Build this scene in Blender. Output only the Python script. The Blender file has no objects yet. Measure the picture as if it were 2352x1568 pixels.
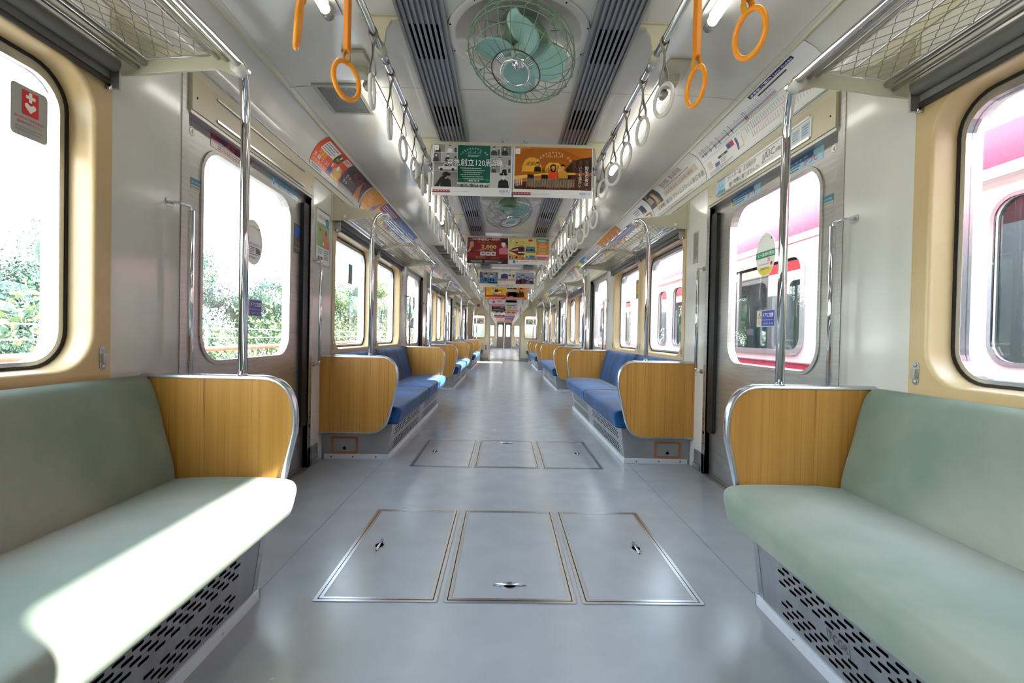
import bpy, math, random
from mathutils import Vector, Matrix
from mathutils.geometry import tessellate_polygon
R = math.radians
random.seed(7)
SKY, SUN, EXPO = 9.5, 50.0, .38
SUNDIR = (-1.0, .137, -.540)
SC = bpy.context.scene
COL = SC.collection
P = 4.304            # door pitch
WX = 1.29            # inner wall plane
DOORY = 1.925        # first door opening
DOORW = 1.205
RAILX, RAILZ = 0.55, 2.012
CEIL = 2.14

# ------------------------------------------------------------------ materials
MATS = {}
def nt(name):
    m = bpy.data.materials.new(name); m.use_nodes = True
    return m, m.node_tree.nodes, m.node_tree.links, m.node_tree.nodes['Principled BSDF']
def hexc(c):
    if isinstance(c, str):
        c = c.lstrip('#'); c = [int(c[i:i+2], 16)/255 for i in (0, 2, 4)]
        return tuple(((x/12.92) if x <= .04045 else ((x+.055)/1.055)**2.4) for x in c)
    return tuple(c)
def plain(name, col, rough=.5, metal=0, coat=0, spec=.5):
    if name in MATS: return MATS[name]
    m, n, l, b = nt(name)
    b.inputs['Base Color'].default_value = (*hexc(col), 1)
    b.inputs['Roughness'].default_value = rough; b.inputs['Metallic'].default_value = metal
    b.inputs['Coat Weight'].default_value = coat; b.inputs['Specular IOR Level'].default_value = spec
    MATS[name] = m; return m
def noisy(name, c1, c2, scale, rough=(.4, .5), metal=0, stretch=(1, 1, 1), bump=0, detail=3, coat=0, lo=.35, hi=.65, sheen=0):
    if name in MATS: return MATS[name]
    m, n, l, b = nt(name)
    tc = n.new('ShaderNodeTexCoord'); mp = n.new('ShaderNodeMapping'); mp.inputs['Scale'].default_value = stretch
    tx = n.new('ShaderNodeTexNoise'); tx.inputs['Scale'].default_value = scale; tx.inputs['Detail'].default_value = detail
    rp = n.new('ShaderNodeValToRGB'); rp.color_ramp.elements[0].position = lo; rp.color_ramp.elements[1].position = hi
    rp.color_ramp.elements[0].color = (*hexc(c1), 1); rp.color_ramp.elements[1].color = (*hexc(c2), 1)
    l.new(tc.outputs['Object'], mp.inputs[0]); l.new(mp.outputs[0], tx.inputs['Vector'])
    l.new(tx.outputs['Fac'], rp.inputs[0]); l.new(rp.outputs[0], b.inputs['Base Color'])
    mr = n.new('ShaderNodeMapRange'); mr.inputs[3].default_value = rough[0]; mr.inputs[4].default_value = rough[1]
    l.new(tx.outputs['Fac'], mr.inputs[0]); l.new(mr.outputs[0], b.inputs['Roughness'])
    b.inputs['Metallic'].default_value = metal; b.inputs['Coat Weight'].default_value = coat
    b.inputs['Coat Roughness'].default_value = .12
    if sheen:
        b.inputs['Sheen Weight'].default_value = sheen; b.inputs['Sheen Roughness'].default_value = .35
        b.inputs['Specular IOR Level'].default_value = .2
    if bump:
        bp = n.new('ShaderNodeBump'); bp.inputs['Strength'].default_value = bump; bp.inputs['Distance'].default_value = .002
        l.new(tx.outputs['Fac'], bp.inputs['Height']); l.new(bp.outputs[0], b.inputs['Normal'])
    MATS[name] = m; return m
def wood():
    m, n, l, b = nt('wood laminate')
    tc = n.new('ShaderNodeTexCoord'); mp = n.new('ShaderNodeMapping'); mp.inputs['Scale'].default_value = (34, 1, .55)
    t1 = n.new('ShaderNodeTexNoise'); t1.inputs['Scale'].default_value = 1.0; t1.inputs['Detail'].default_value = 6; t1.inputs['Roughness'].default_value = .6
    r1 = n.new('ShaderNodeValToRGB'); e = r1.color_ramp.elements
    e[0].position = .25; e[0].color = (*hexc('#a8742f'), 1); e[1].position = .7; e[1].color = (*hexc('#c08c43'), 1)
    mp2 = n.new('ShaderNodeMapping'); mp2.inputs['Scale'].default_value = (38, 1, .2); mp2.inputs['Location'].default_value = (3.3, 2, 1)
    t2 = n.new('ShaderNodeTexNoise'); t2.inputs['Scale'].default_value = 1.0; t2.inputs['Detail'].default_value = 3
    r2 = n.new('ShaderNodeValToRGB'); f = r2.color_ramp.elements
    f[0].position = .488; f[0].color = (0, 0, 0, 1); f[1].position = .5; f[1].color = (1, 1, 1, 1)
    g = f.new(.512); g.color = (0, 0, 0, 1)
    mx = n.new('ShaderNodeMixRGB'); mx.inputs[2].default_value = (*hexc('#6b3f12'), 1)
    l.new(tc.outputs['Object'], mp.inputs[0]); l.new(mp.outputs[0], t1.inputs['Vector']); l.new(t1.outputs['Fac'], r1.inputs[0])
    l.new(tc.outputs['Object'], mp2.inputs[0]); l.new(mp2.outputs[0], t2.inputs['Vector']); l.new(t2.outputs['Fac'], r2.inputs[0])
    ma = n.new('ShaderNodeMath'); ma.operation = 'MULTIPLY'; ma.inputs[1].default_value = .62
    l.new(r2.outputs[0], ma.inputs[0]); l.new(ma.outputs[0], mx.inputs[0]); l.new(r1.outputs[0], mx.inputs[1]); l.new(mx.outputs[0], b.inputs['Base Color'])
    b.inputs['Roughness'].default_value = .33
    MATS['wood'] = m; return m
def glass(name='window glass', tint=(.97, 1, .99), refl=1.0):
    if name in MATS: return MATS[name]
    m = bpy.data.materials.new(name); m.use_nodes = True; n = m.node_tree.nodes; l = m.node_tree.links; n.clear()
    o = n.new('ShaderNodeOutputMaterial'); t = n.new('ShaderNodeBsdfTransparent'); t.inputs[0].default_value = (*tint, 1)
    g = n.new('ShaderNodeBsdfGlossy'); g.inputs['Roughness'].default_value = 0.0
    fr = n.new('ShaderNodeFresnel'); fr.inputs[0].default_value = 1.45
    mu = n.new('ShaderNodeMath'); mu.operation = 'MULTIPLY'; mu.inputs[1].default_value = refl
    ge = n.new('ShaderNodeNewGeometry'); iv = n.new('ShaderNodeMath'); iv.operation = 'SUBTRACT'; iv.inputs[0].default_value = 1; l.new(ge.outputs['Backfacing'], iv.inputs[1]); m2 = n.new('ShaderNodeMath'); m2.operation = 'MULTIPLY'; l.new(iv.outputs[0], m2.inputs[1])
    mx = n.new('ShaderNodeMixShader'); l.new(fr.outputs[0], mu.inputs[0]); l.new(mu.outputs[0], m2.inputs[0]); l.new(m2.outputs[0], mx.inputs[0]); l.new(t.outputs[0], mx.inputs[1]); l.new(g.outputs[0], mx.inputs[2]); l.new(mx.outputs[0], o.inputs[0])
    MATS[name] = m; return m
def emit(name, col, s):
    m = bpy.data.materials.new(name); m.use_nodes = True; n = m.node_tree.nodes; l = m.node_tree.links; n.clear()
    o = n.new('ShaderNodeOutputMaterial'); e = n.new('ShaderNodeEmission'); e.inputs[0].default_value = (*col, 1); e.inputs[1].default_value = s
    l.new(e.outputs[0], o.inputs[0]); MATS[name] = m; return m

M_WALL = noisy('white melamine wall', '#cdcac1', '#d3d0c7', 3, (.1, .14))
M_CEIL = noisy('white ceiling panel', '#cfccc4', '#d5d2ca', 4, (.08, .13))
M_CREAM = plain('cream painted metal', '#c0baa2', .35)
M_TAN = noisy('tan moulded window surround', '#c2a678', '#c9ae82', 5, (.26, .34))
M_FLOOR = noisy('grey floor sheet', '#939599', '#999ba0', 7, (.2, .3), detail=5)
M_STEEL = noisy('brushed stainless steel', '#b0ada8', '#bebbb6', 6, (.32, .46), metal=1, stretch=(1, 1, 14))
M_STEELW = noisy('satin stainless panel', '#909195', '#9d9ea2', 4, (.34, .48), metal=.7, stretch=(1, 6, 1))
M_CHROME = plain('polished chrome', '#d8d8da', .07, 1)
M_ALU = plain('bright aluminium', '#c0c3c8', .27, 1)
M_ALUD = noisy('anodised aluminium', '#97989a', '#a5a6a7', 8, (.3, .4), metal=.5, stretch=(1, .1, 1))
M_GREY = plain('grey roller cloth', '#77756f', .55)
M_BLACK = plain('black rubber', '#0d0d0e', .45)
M_DARK = plain('dark void', '#030304', .9, 0, 0, 0)
M_KICK = plain('pale kick strip', '#cfd1d8', .35, .3)
M_WOOD = wood()
M_GREEN = noisy('sage green velvet', '#748374', '#9a9c90', 2.2, (.7, .8), sheen=.3, detail=5, bump=.15)
M_BLUE = noisy('blue velvet', '#0b284f', '#225385', 3.2, (.65, .8), sheen=.25, stretch=(1, 1.6, 1), detail=4, bump=.15)
M_GLASS = glass()
M_TUBE = emit('fluorescent tube glow', (1, .965, .88), 7)
M_ORANGE = plain('orange plastic', '#f5991a', .3)
M_STRAPO = plain('yellow orange strap', '#d8920f', .5)
M_WHITEP = plain('white plastic ring', '#dcdad2', .3)
M_STRAP = plain('grey vinyl strap', '#8f897a', .5)
M_COVER = plain('ivory strap cover', '#d3d0c3', .4)
M_FANG = plain('pale green fan wire', '#6d8a70', .4)
M_BLADE = plain('pale teal fan blade', '#8ab0aa', .3)
M_COPPER = plain('orange painted frame', '#a8602e', .45)
M_RED = plain('red lacquer', '#c51d2f', .35)

def pm(c):
    k = 'ink ' + (c if isinstance(c, str) else '%.2f %.2f %.2f' % tuple(c))
    return plain(k, c, .32)

# ------------------------------------------------------------------ mesh builder
class MB:
    def __init__(s): s.v = []; s.f = []; s.m = []; s.mats = []; s.sm = []
    def mi(s, m):
        if m not in s.mats: s.mats.append(m)
        return s.mats.index(m)
    def add(s, vs, fs, m, smooth=False):
        o = len(s.v); i = s.mi(m); s.v += [tuple(v) for v in vs]
        for f in fs: s.f.append([o+k for k in f]); s.m.append(i); s.sm.append(smooth)
        return s
    def box(s, a, b, m):
        x0, x1 = sorted((a[0], b[0])); y0, y1 = sorted((a[1], b[1])); z0, z1 = sorted((a[2], b[2]))
        v = [(x0,y0,z0),(x1,y0,z0),(x1,y1,z0),(x0,y1,z0),(x0,y0,z1),(x1,y0,z1),(x1,y1,z1),(x0,y1,z1)]
        return s.add(v, [(3,2,1,0),(4,5,6,7),(0,1,5,4),(1,2,6,5),(2,3,7,6),(3,0,4,7)], m)
    def tube(s, pts, r, m, n=8, closed=False, caps=True, flat=None):
        pts = [Vector(p) for p in pts]; N = len(pts)
        if not isinstance(r, (list, tuple)): r = [r]*N
        tans = []
        for i in range(N):
            a = pts[(i-1) % N] if (closed or i > 0) else pts[i]
            b = pts[(i+1) % N] if (closed or i < N-1) else pts[i]
            t = (b-a); tans.append(t.normalized() if t.length > 1e-9 else Vector((0, 0, 1)))
        t0 = tans[0]; up = Vector((0, 0, 1)) if abs(t0.z) < .9 else Vector((1, 0, 0))
        nrm = (up - t0*up.dot(t0)).normalized(); vs = []
        for i in range(N):
            t = tans[i]; nrm = (nrm - t*nrm.dot(t)).normalized(); bi = t.cross(nrm)
            for k in range(n):
                a = 2*math.pi*k/n + (math.pi/4 if n == 4 else 0)
                if flat: vs.append(pts[i] + nrm*math.cos(a)*flat[0] + bi*math.sin(a)*flat[1])
                else: vs.append(pts[i] + (nrm*math.cos(a)+bi*math.sin(a))*r[i])
        fs = []
        for i in range(N if closed else N-1):
            j = (i+1) % N
            for k in range(n): fs.append((i*n+k, i*n+(k+1) % n, j*n+(k+1) % n, j*n+k))
        if caps and not closed: fs += [tuple(range(n))[::-1], tuple((N-1)*n+k for k in range(n))]
        return s.add(vs, fs, m, n > 4)
    def lathe(s, prof, m, n=24, M=None, smooth=True):
        vs = []
        for r, z in prof:
            for k in range(n):
                a = 2*math.pi*k/n; v = Vector((r*math.cos(a), r*math.sin(a), z)); vs.append(M @ v if M else v)
        fs = [(i*n+k, i*n+(k+1) % n, (i+1)*n+(k+1) % n, (i+1)*n+k) for i in range(len(prof)-1) for k in range(n)]
        if prof[0][0] > 1e-6: fs.append(tuple(range(n))[::-1])
        if prof[-1][0] > 1e-6: fs.append(tuple((len(prof)-1)*n+k for k in range(n)))
        return s.add(vs, fs, m, smooth)
    def prism(s, poly, fn, d0, d1, m, holes=(), side=None):
        """2D polygon with holes extruded between depths d0,d1; fn(u,v,d)->xyz"""
        loops = [poly]+list(holes)
        tri = tessellate_polygon([[Vector((u, v, 0)) for u, v in L] for L in loops])
        flat = [p for L in loops for p in L]; n = len(flat)
        vs = [fn(u, v, d0) for u, v in flat]+[fn(u, v, d1) for u, v in flat]
        s.add(vs, [tuple(t) for t in tri]+[tuple(n+k for k in t)[::-1] for t in tri], m)
        o = 0; fs = []
        for L in loops:
            k = len(L)
            for i in range(k): j = (i+1) % k; fs.append((o+i, o+j, n+o+j, n+o+i))
            o += k
        s.add(vs, fs, side or m); return s
    def build(s, name, parent=None, bevel=0, kind=None):
        me = bpy.data.meshes.new(name); me.from_pydata(s.v, [], s.f)
        for m in s.mats: me.materials.append(m)
        me.polygons.foreach_set('material_index', s.m); me.polygons.foreach_set('use_smooth', s.sm); me.update()
        import bmesh
        bm = bmesh.new(); bm.from_mesh(me); bmesh.ops.remove_doubles(bm, verts=bm.verts, dist=1e-6) if len(s.v) < 60000 else None
        bmesh.ops.recalc_face_normals(bm, faces=bm.faces); bm.to_mesh(me); bm.free()
        o = bpy.data.objects.new(name, me); COL.objects.link(o)
        if parent: o.parent = parent
        if bevel:
            b = o.modifiers.new('edge', 'BEVEL'); b.width = bevel; b.segments = 2; b.limit_method = 'ANGLE'; b.angle_limit = R(40)
        if kind: o['kind'] = kind
        return o
def rrect(x0, y0, x1, y1, r, n=6):
    out = []
    for cx, cy, a in ((x1-r, y1-r, 0), (x0+r, y1-r, 90), (x0+r, y0+r, 180), (x1-r, y0+r, 270)):
        for k in range(n+1):
            t = R(a+90*k/n); out.append((cx+r*math.cos(t), cy+r*math.sin(t)))
    return out
def circ(cx, cy, r, n=20, ry=None):
    return [(cx+r*math.cos(2*math.pi*k/n), cy+(ry or r)*math.sin(2*math.pi*k/n)) for k in range(n)]
def bez(a, b, c, n=8):
    return [tuple((1-t)**2*a[i]+2*t*(1-t)*b[i]+t*t*c[i] for i in range(len(a))) for t in (k/n for k in range(n+1))]
def smooth(pts, n=6):
    """Catmull-Rom through points"""
    P_ = [Vector(p) for p in pts]; P_ = [P_[0]*2-P_[1]]+P_+[P_[-1]*2-P_[-2]]; out = []
    for i in range(1, len(P_)-2):
        for k in range(n):
            t = k/n; a, b, c, d = P_[i-1:i+3]
            out.append(.5*((2*b)+(c-a)*t+(2*a-5*b+4*c-d)*t*t+(3*b-a-3*c+d)*t**3))
    return out+[P_[-2]]

def tag(o, label=None, cat=None, group=None, kind=None):
    if label: o['label'] = label
    if cat: o['category'] = cat
    if group: o['group'] = group
    if kind: o['kind'] = kind
    return o
def empty(name, loc=(0, 0, 0), s=1, label=None, cat=None, group=None, kind=None):
    o = bpy.data.objects.new(name, None); COL.objects.link(o); o.location = loc; o.scale = (s, 1, 1); o.empty_display_size = .05
    return tag(o, label, cat, group, kind)
def copy_tree(o, loc=None, s=None, parent=None, label=None, group=None, name=None, rot=None):
    c = o.copy(); COL.objects.link(c)
    if parent: c.parent = parent
    if loc is not None: c.location = loc
    if s is not None: c.scale = (s, 1, 1)
    if rot is not None: c.rotation_euler = rot
    if label: c['label'] = label
    if group: c['group'] = group
    if name: c.name = name
    for ch in list(KIDS.get(o.name, [])) if parent is None and False else [x for x in o.children]:
        copy_tree(ch, parent=c)
    return c
KIDS = {}
def side(s): return 'left' if s < 0 else 'right'

# ------------------------------------------------------------------ flat printed art
TXT = {}
def text_geo(t, bold=0):
    if (t, bold) in TXT: return TXT[(t, bold)]
    cu = bpy.data.curves.new('t', 'FONT'); cu.body = t; cu.size = 1; cu.resolution_u = 2; cu.offset = bold
    o = bpy.data.objects.new('t', cu); COL.objects.link(o)
    dg = bpy.context.evaluated_depsgraph_get(); me = bpy.data.meshes.new_from_object(o.evaluated_get(dg))
    vs = [(v.co.x, v.co.y) for v in me.vertices]; fs = [tuple(p.vertices) for p in me.polygons]
    bpy.data.objects.remove(o); bpy.data.meshes.remove(me); bpy.data.curves.remove(cu)
    TXT[(t, bold)] = (vs, fs); return vs, fs
class Art:
    """layers of flat shapes in (u,v); depth grows with each layer"""
    def __init__(s, w, h, base='#f2f0ea', shape=None, step=.0004, grid=False):
        s.w, s.h = w, h; s.mb = MB(); s.L = []; s.step = step; s.grid = grid
        s.base = base; s.shape = shape or [(0, 0), (w, 0), (w, h), (0, h)]
    def poly(s, pts, c, z=1): s.L.append(('p', pts, c, z)); return s
    def rect(s, x0, y0, x1, y1, c, z=1): return s.poly([(x0, y0), (x1, y0), (x1, y1), (x0, y1)], c, z)
    def circle(s, x, y, r, c, z=1, ry=None): return s.poly(circ(x, y, r, 18, ry), c, z)
    def text(s, t, x, y, size, c, z=3, w=None, align='c', bold=0, rot=0, sy=1):
        vs, fs = text_geo(t, bold)
        if not vs: return s
        x0 = min(v[0] for v in vs); x1 = max(v[0] for v in vs)
        k = size; kx = k if not w else w/(x1-x0)
        off = {'c': (x0+x1)/2, 'l': x0, 'r': x1}[align]; ca, sa = math.cos(rot), math.sin(rot)
        pts = []
        for a, b in vs:
            p, q = (a-off)*kx, b*k*sy; pts.append((x+p*ca-q*sa, y+p*sa+q*ca))
        s.L.append(('m', (pts, fs), c, z)); return s
    def vtext(s, t, x, y, size, c, z=3, bold=0, pitch=1.0):
        for i, ch in enumerate(t): s.text(ch, x, y-i*size*pitch-size*.8, size, c, z, bold=bold)
        return s
    def arc(s, t, cx, cy, r, a0, a1, size, c, z=3):
        for i, ch in enumerate(t):
            a = R(a0+(a1-a0)*i/(len(t)-1)); s.text(ch, cx+r*math.cos(a), cy+r*math.sin(a), size, c, z, rot=a-math.pi/2)
        return s
    def lines(s, x0, y0, x1, y1, n, c, z=2, seed=1, h=.45):
        rnd = random.Random(seed); dy = (y1-y0)/n
        for i in range(n):
            y = y1-(i+.5)*dy; x = x0; e = x1-(x1-x0)*rnd.random()*.25
            while x < e:
                w = min((x1-x0)*(.04+.08*rnd.random()), e-x); s.rect(x, y-dy*h/2, x+w, y+dy*h/2, c, z); x += w+(x1-x0)*.015
        return s
    def vlines(s, x0, y0, x1, y1, n, c, z=2, seed=1):
        rnd = random.Random(seed); dx = (x1-x0)/n
        for i in range(n):
            x = x0+(i+.5)*dx; y = y1; e = y0+(y1-y0)*rnd.random()*.2
            while y > e:
                w = (y1-y0)*(.05+.06*rnd.random()); s.rect(x-dx*.22, y-w, x+dx*.22, y, c, z); y -= w+(y1-y0)*.012
        return s
    def person(s, x, y, k, skin='#d8b79a', hair='#1b1512', cloth='#1c1e26', z=2, female=False):
        s.poly([(x-.42*k, y), (x+.42*k, y), (x+.36*k, y+.5*k), (x+.12*k, y+.66*k), (x-.12*k, y+.66*k), (x-.36*k, y+.5*k)], cloth, z)
        s.rect(x-.06*k, y+.6*k, x+.06*k, y+.76*k, skin, z+1)
        if female: s.poly(rrect(x-.2*k, y+.52*k, x+.2*k, y+1.12*k, .17*k, 4), hair, z)
        s.circle(x, y+.88*k, .15*k, skin, z+2, .19*k)
        s.poly([(x-.17*k, y+.88*k), (x-.17*k, y+1.02*k), (x-.08*k, y+1.12*k), (x+.08*k, y+1.12*k), (x+.17*k, y+1.02*k), (x+.17*k, y+.88*k), (x+.12*k, y+.98*k), (x-.1*k, y+.99*k)], hair, z+3)
        return s
    def build(s, name, fn, parent=None, thick=.0012, back=None):
        mb = s.mb
        def sub(pts):
            return pts
        if s.grid:
            nu = max(2, int(s.w/.1)); nv = 14
            for d, flip in ((0, 0), (-thick, 1)):
                vs = [fn(s.w*i/nu, s.h*j/nv, d) for j in range(nv+1) for i in range(nu+1)]
                fs = [(j*(nu+1)+i, j*(nu+1)+i+1, (j+1)*(nu+1)+i+1, (j+1)*(nu+1)+i) for j in range(nv) for i in range(nu)]
                mb.add(vs, [f[::-1] for f in fs] if flip else fs, pm(s.base), True)
        else: mb.prism(s.shape, fn, -thick, 0, pm(s.base))
        for kind, g, c, z in s.L:
            d = z*s.step
            if kind == 'p':
                g2 = [(min(max(u, 0), s.w) if s.shape is None or len(s.shape) == 4 else u, min(max(v, 0), s.h) if len(s.shape) == 4 else v) for u, v in g]
                if s.grid:
                    x0 = min(u for u, v in g2); x1 = max(u for u, v in g2); y0 = min(v for u, v in g2); y1 = max(v for u, v in g2)
                    if y1-y0 > .02:   # slice tall shapes so that they follow the curve
                        n = int((y1-y0)/.017)+1
                        for k in range(n):
                            a, b = y0+(y1-y0)*k/n, y0+(y1-y0)*(k+1)/n
                            q = clip(clip(g2, a, 1), b, -1)
                            if len(q) > 2: mb.add([fn(u, v, d) for u, v in q], [tuple(range(len(q)))], pm(c), True)
                        continue
                if len(g2) > 4: tri = tessellate_polygon([[Vector((u, v, 0)) for u, v in g2]]); mb.add([fn(u, v, d) for u, v in g2], [tuple(t) for t in tri], pm(c))
                else: mb.add([fn(u, v, d) for u, v in g2], [tuple(range(len(g2)))], pm(c))
            else:
                pts, fs = g; mb.add([fn(u, v, d) for u, v in pts], fs, pm(c))
        me = bpy.data.meshes.new(name); me.from_pydata(mb.v, [], mb.f)
        for m in mb.mats: me.materials.append(m)
        me.polygons.foreach_set('material_index', mb.m); me.polygons.foreach_set('use_smooth', mb.sm); me.update()
        o = bpy.data.objects.new(name, me); COL.objects.link(o)
        if parent: o.parent = parent
        return o
def clip(poly, y, sgn):
    out = []
    for i in range(len(poly)):
        a, b = poly[i], poly[(i+1) % len(poly)]
        ia, ib = (a[1]-y)*sgn >= -1e-9, (b[1]-y)*sgn >= -1e-9
        if ia: out.append(a)
        if ia != ib:
            t = (y-a[1])/(b[1]-a[1]); out.append((a[0]+(b[0]-a[0])*t, y))
    return out

# ------------------------------------------------------------------ the shell
CAR_A, CAR_B = -1.05, 16.75          # this car
CAR2_A, CAR2_B = 17.35, 33.3         # the car beyond the gangway
mb = MB(); mb.box((-1.39, CAR_A, -.08), (1.39, CAR_B, 0), M_FLOOR)
for s_ in (-1, 1): mb.box((s_*.848, -1, 0), (s_*.852, 16.7, .0006), plain('floor seam', '#6c7078', .5))
mb.build('floor', kind='structure')
mb = MB(); mb.box((-.62, CAR_B, -.08), (.62, CAR2_A, -.004), M_STEELW); mb.box((-1.39, CAR2_A, -.08), (1.39, CAR2_B, 0), M_FLOOR)
mb.build('floor_beyond', kind='structure')
COVE = [(1.29, 1.93), (1.286, 1.98), (1.271, 2.018), (1.238, 2.071), (1.203, 2.1), (1.165, 2.119)]
COVE = [(p.x, p.z) for p in smooth([(a, 0, b) for a, b in COVE], 4)]
ROOF = [(1.29, 1.885)]+COVE+[(1.145, 2.127), (1.05, 2.135), (.9, 2.14), (0, 2.14)]
def ceiling(name, a, b):
    mb = MB(); prof = [(-x, z) for x, z in ROOF]+[(x, z) for x, z in ROOF[::-1][1:]]
    ys = [a, b]; n = len(prof)
    vs = [(x, y, z) for y in ys for x, z in prof]
    mb.add(vs, [(i, i+1, n+i+1, n+i) for i in range(n-1)], M_CEIL, True)
    mb.box((-1.42, a, 2.2), (1.42, b, 2.24), M_CREAM)
    for s in (-1, 1):
        mb.box((s*1.29, a, 1.885), (s*1.42, b, 2.24), plain('red coach paint', '#b3202e', .3))
        mb.tube([(s*1.163, a, 2.121), (s*1.163, b, 2.121)], .0075, M_CREAM, 8)
        mb.tube([(s*1.135, a, 2.13), (s*1.135, b, 2.13)], .003, M_CREAM, 6)
    for k in range(int((b-a)/2.152)):
        y = 2.5+2.152*k if a < 5 else a+1+2.152*k
        if a < y < b:
            vs = [(x, y+dy, z-.0008) for dy in (0, .003) for x, z in prof]
            mb.add(vs, [(i, i+1, n+i+1, n+i) for i in range(n-1) if abs(prof[i][0]) < 1.17 and abs(prof[i+1][0]) < 1.17], plain('panel joint', '#77746c', .6))
    return mb.build(name, kind='structure')
ceiling('ceiling', CAR_A, CAR_B); ceiling('ceiling_beyond', CAR2_A, CAR2_B)
M_EXT_R = plain('red coach paint', '#b3202e', .3); M_EXT_W = plain('white coach paint', '#e6e4df', .3)
def wall(name, s, a, b, doors, units):
    """inner melamine skin + outer painted skin, with openings cut for doors and window units"""
    cuts = [(d, d+DOORW, -1, 1.885) for d in doors]+[(u-.0, u+2.33, .715, 1.69) for u in units]
    ys = sorted({a, b}|{c[0] for c in cuts}|{c[1] for c in cuts}); ys = [y for y in ys if a <= y <= b]
    mb = MB()
    def piece(y0, y1, z0, z1):
        mb.box((s*WX, y0, z0), (s*(WX+.04), y1, z1), M_WALL)
        for q0, q1, m in ((z0, min(z1, .72), M_EXT_R), (max(z0, .72), min(z1, 1.72), M_EXT_W), (max(z0, 1.72), z1, M_EXT_R)):
            if q1 > q0: mb.box((s*(WX+.0405), y0, q0), (s*(WX+.13), y1, q1), m)
    for y0, y1 in zip(ys, ys[1:]):
        c = [c for c in cuts if c[0]-1e-6 <= y0 and y1 <= c[1]+1e-6]
        if not c: piece(y0, y1, 0, 1.885)
        else:
            if c[0][2] > 0: piece(y0, y1, 0, c[0][2])
            if c[0][3] < 1.88: piece(y0, y1, c[0][3], 1.885)
    mb.box((s*(WX+.04), a, -.6), (s*(WX+.13), b, -.0), M_EXT_R)
    # aluminium strip under the cove and stainless lower corners beside the doors
    mb.box((s*(WX-.006), a, 1.885), (s*(WX+.01), b, 1.93), M_CREAM)
    mb.tube([(s*(WX-.006), a, 1.93), (s*(WX-.006), b, 1.93)], .005, M_ALU, 6)
    for d in doors:
        mb.box((s*(WX-.004), d+DOORW, 0), (s*WX, d+DOORW+.165, .13), M_STEELW)
        mb.box((s*(WX-.014), d+DOORW+.045, .0), (s*(WX-.004), d+DOORW+.165, .04), M_ALU)
    return mb.build(name, kind='structure')
D1 = [DOORY+P*k for k in range(4)]; U1 = [DOORY+1.602+P*k for k in range(-1, 3)]
D2 = [DOORY+P*k for k in range(4, 7)]; U2 = [DOORY+1.602+P*k for k in range(4, 7)]
for s in (-1, 1):
    wall('wall_'+side(s), s, CAR_A, CAR_B, D1, [u for u in U1])
    wall('wall_'+side(s)+'_beyond', s, CAR2_A, CAR2_B, D2, U2)
mb = MB(); mb.box((-1.4, CAR_A-.05, 0), (1.4, CAR_A, 2.2), M_WALL); mb.build('wall_back', kind='structure')

# window units -----------------------------------------------------
def window_unit(idx, s, y0, detail=True):
    w = empty('window_%d' % idx, (s*WX, y0, .72), -s, kind='structure')   # local x points into the car
    tr = lambda u, v, d: (d, u, v)
    H = .97
    opn = [(.055, 1.095), (1.235, 2.275)]
    z0, z1 = .028, .925
    mb = MB()
    holes = [rrect(a, z0, b, z1, .125, 7) for a, b in opn]
    # front plate with a soft inner lip, then the flared reveal running out to the rubber
    mb.prism([(0, 0), (2.33, 0), (2.33, H), (0, H)], tr, -.01, .006, M_TAN, holes)
    for a, b in opn:
        LL = [(rrect(a-.001+q, z0-.001+q, b+.001-q, z1+.001-q, .125-q*.9, 7), d) for q, d in ((0, .0062), (.003, .0058), (.006, .004), (.0085, .0), (.01, -.006), (.0115, -.025), (.014, -.07))]
        n = len(LL[0][0]); vs = [tr(u, v, d) for L_, d in LL for u, v in L_]
        fs = [(i+k*n, (i+1) % n+k*n, (i+1) % n+(k+1)*n, i+(k+1)*n) for k in range(len(LL)-1) for i in range(n)]
        mb.add(vs, fs, M_TAN, True)
    mb.box((.0062, 1.163, .0), (.0068, 1.166, H), plain('frame joint', '#8a7550', .6))
    mb.build('surround', w)
    for q, (a, b) in enumerate(opn):
        mb = MB(); A = rrect(a+.010, z0+.010, b-.010, z1-.010, .115, 7); B = rrect(a+.023, z0+.022, b-.023, z1-.023, .103, 7)
        mb.prism(A, tr, -.085, -.068, M_BLACK, [B]); mb.build('rubber_seal', w)
        mb = MB(); C = rrect(a+.042, z0+.034, b-.04, z1-.05, .088, 7)
        mb.prism(B, tr, -.1, -.07, M_ALU, [C]); 
        mb.box((-.085, a+.055, z0+.4 if q == 0 else z0+.4), (-.084, a+.056, z0+.41), M_ALU)
        fr = mb.build('sash', w, bevel=.002)
        mb = MB(); mb.prism(C, tr, -.09, -.086, M_GLASS); mb.build('pane', w)
        # outside skin around the sash
    mb = MB(); mb.prism([(0, -.005), (2.33, -.005), (2.33, H), (0, H)], tr, -.13, -.098, M_EXT_W, [rrect(a+.035, z0+.028, b-.035, z1-.04, .09, 7) for a, b in opn]); mb.build('outer_skin', w)
    if detail:
        for y in (.03, 1.135, 1.195, 2.3):
            mb = MB(); mb.prism(rrect(y-.011, .03, y+.011, .105, .011, 4), tr, .006, .009, M_ALU)
            mb.box((.009, y-.008, .052), (.019, y+.008, .082), M_STEEL)
            mb.tube([(.009, y, .041), (.0115, y, .041)], .006, M_STEEL, 8); mb.tube([(.009, y, .094), (.0115, y, .094)], .006, M_STEEL, 8)
            mb.build('latch', w, bevel=.001)
    return w
wi = 1
wproto = {}
for s in (-1, 1):
    for u in U1:
        if wi == 1: WP = window_unit(1, s, u)
        else: copy_tree(WP, (s*WX, u, .72), -s, name='window_%d' % wi)
        wi += 1
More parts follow.
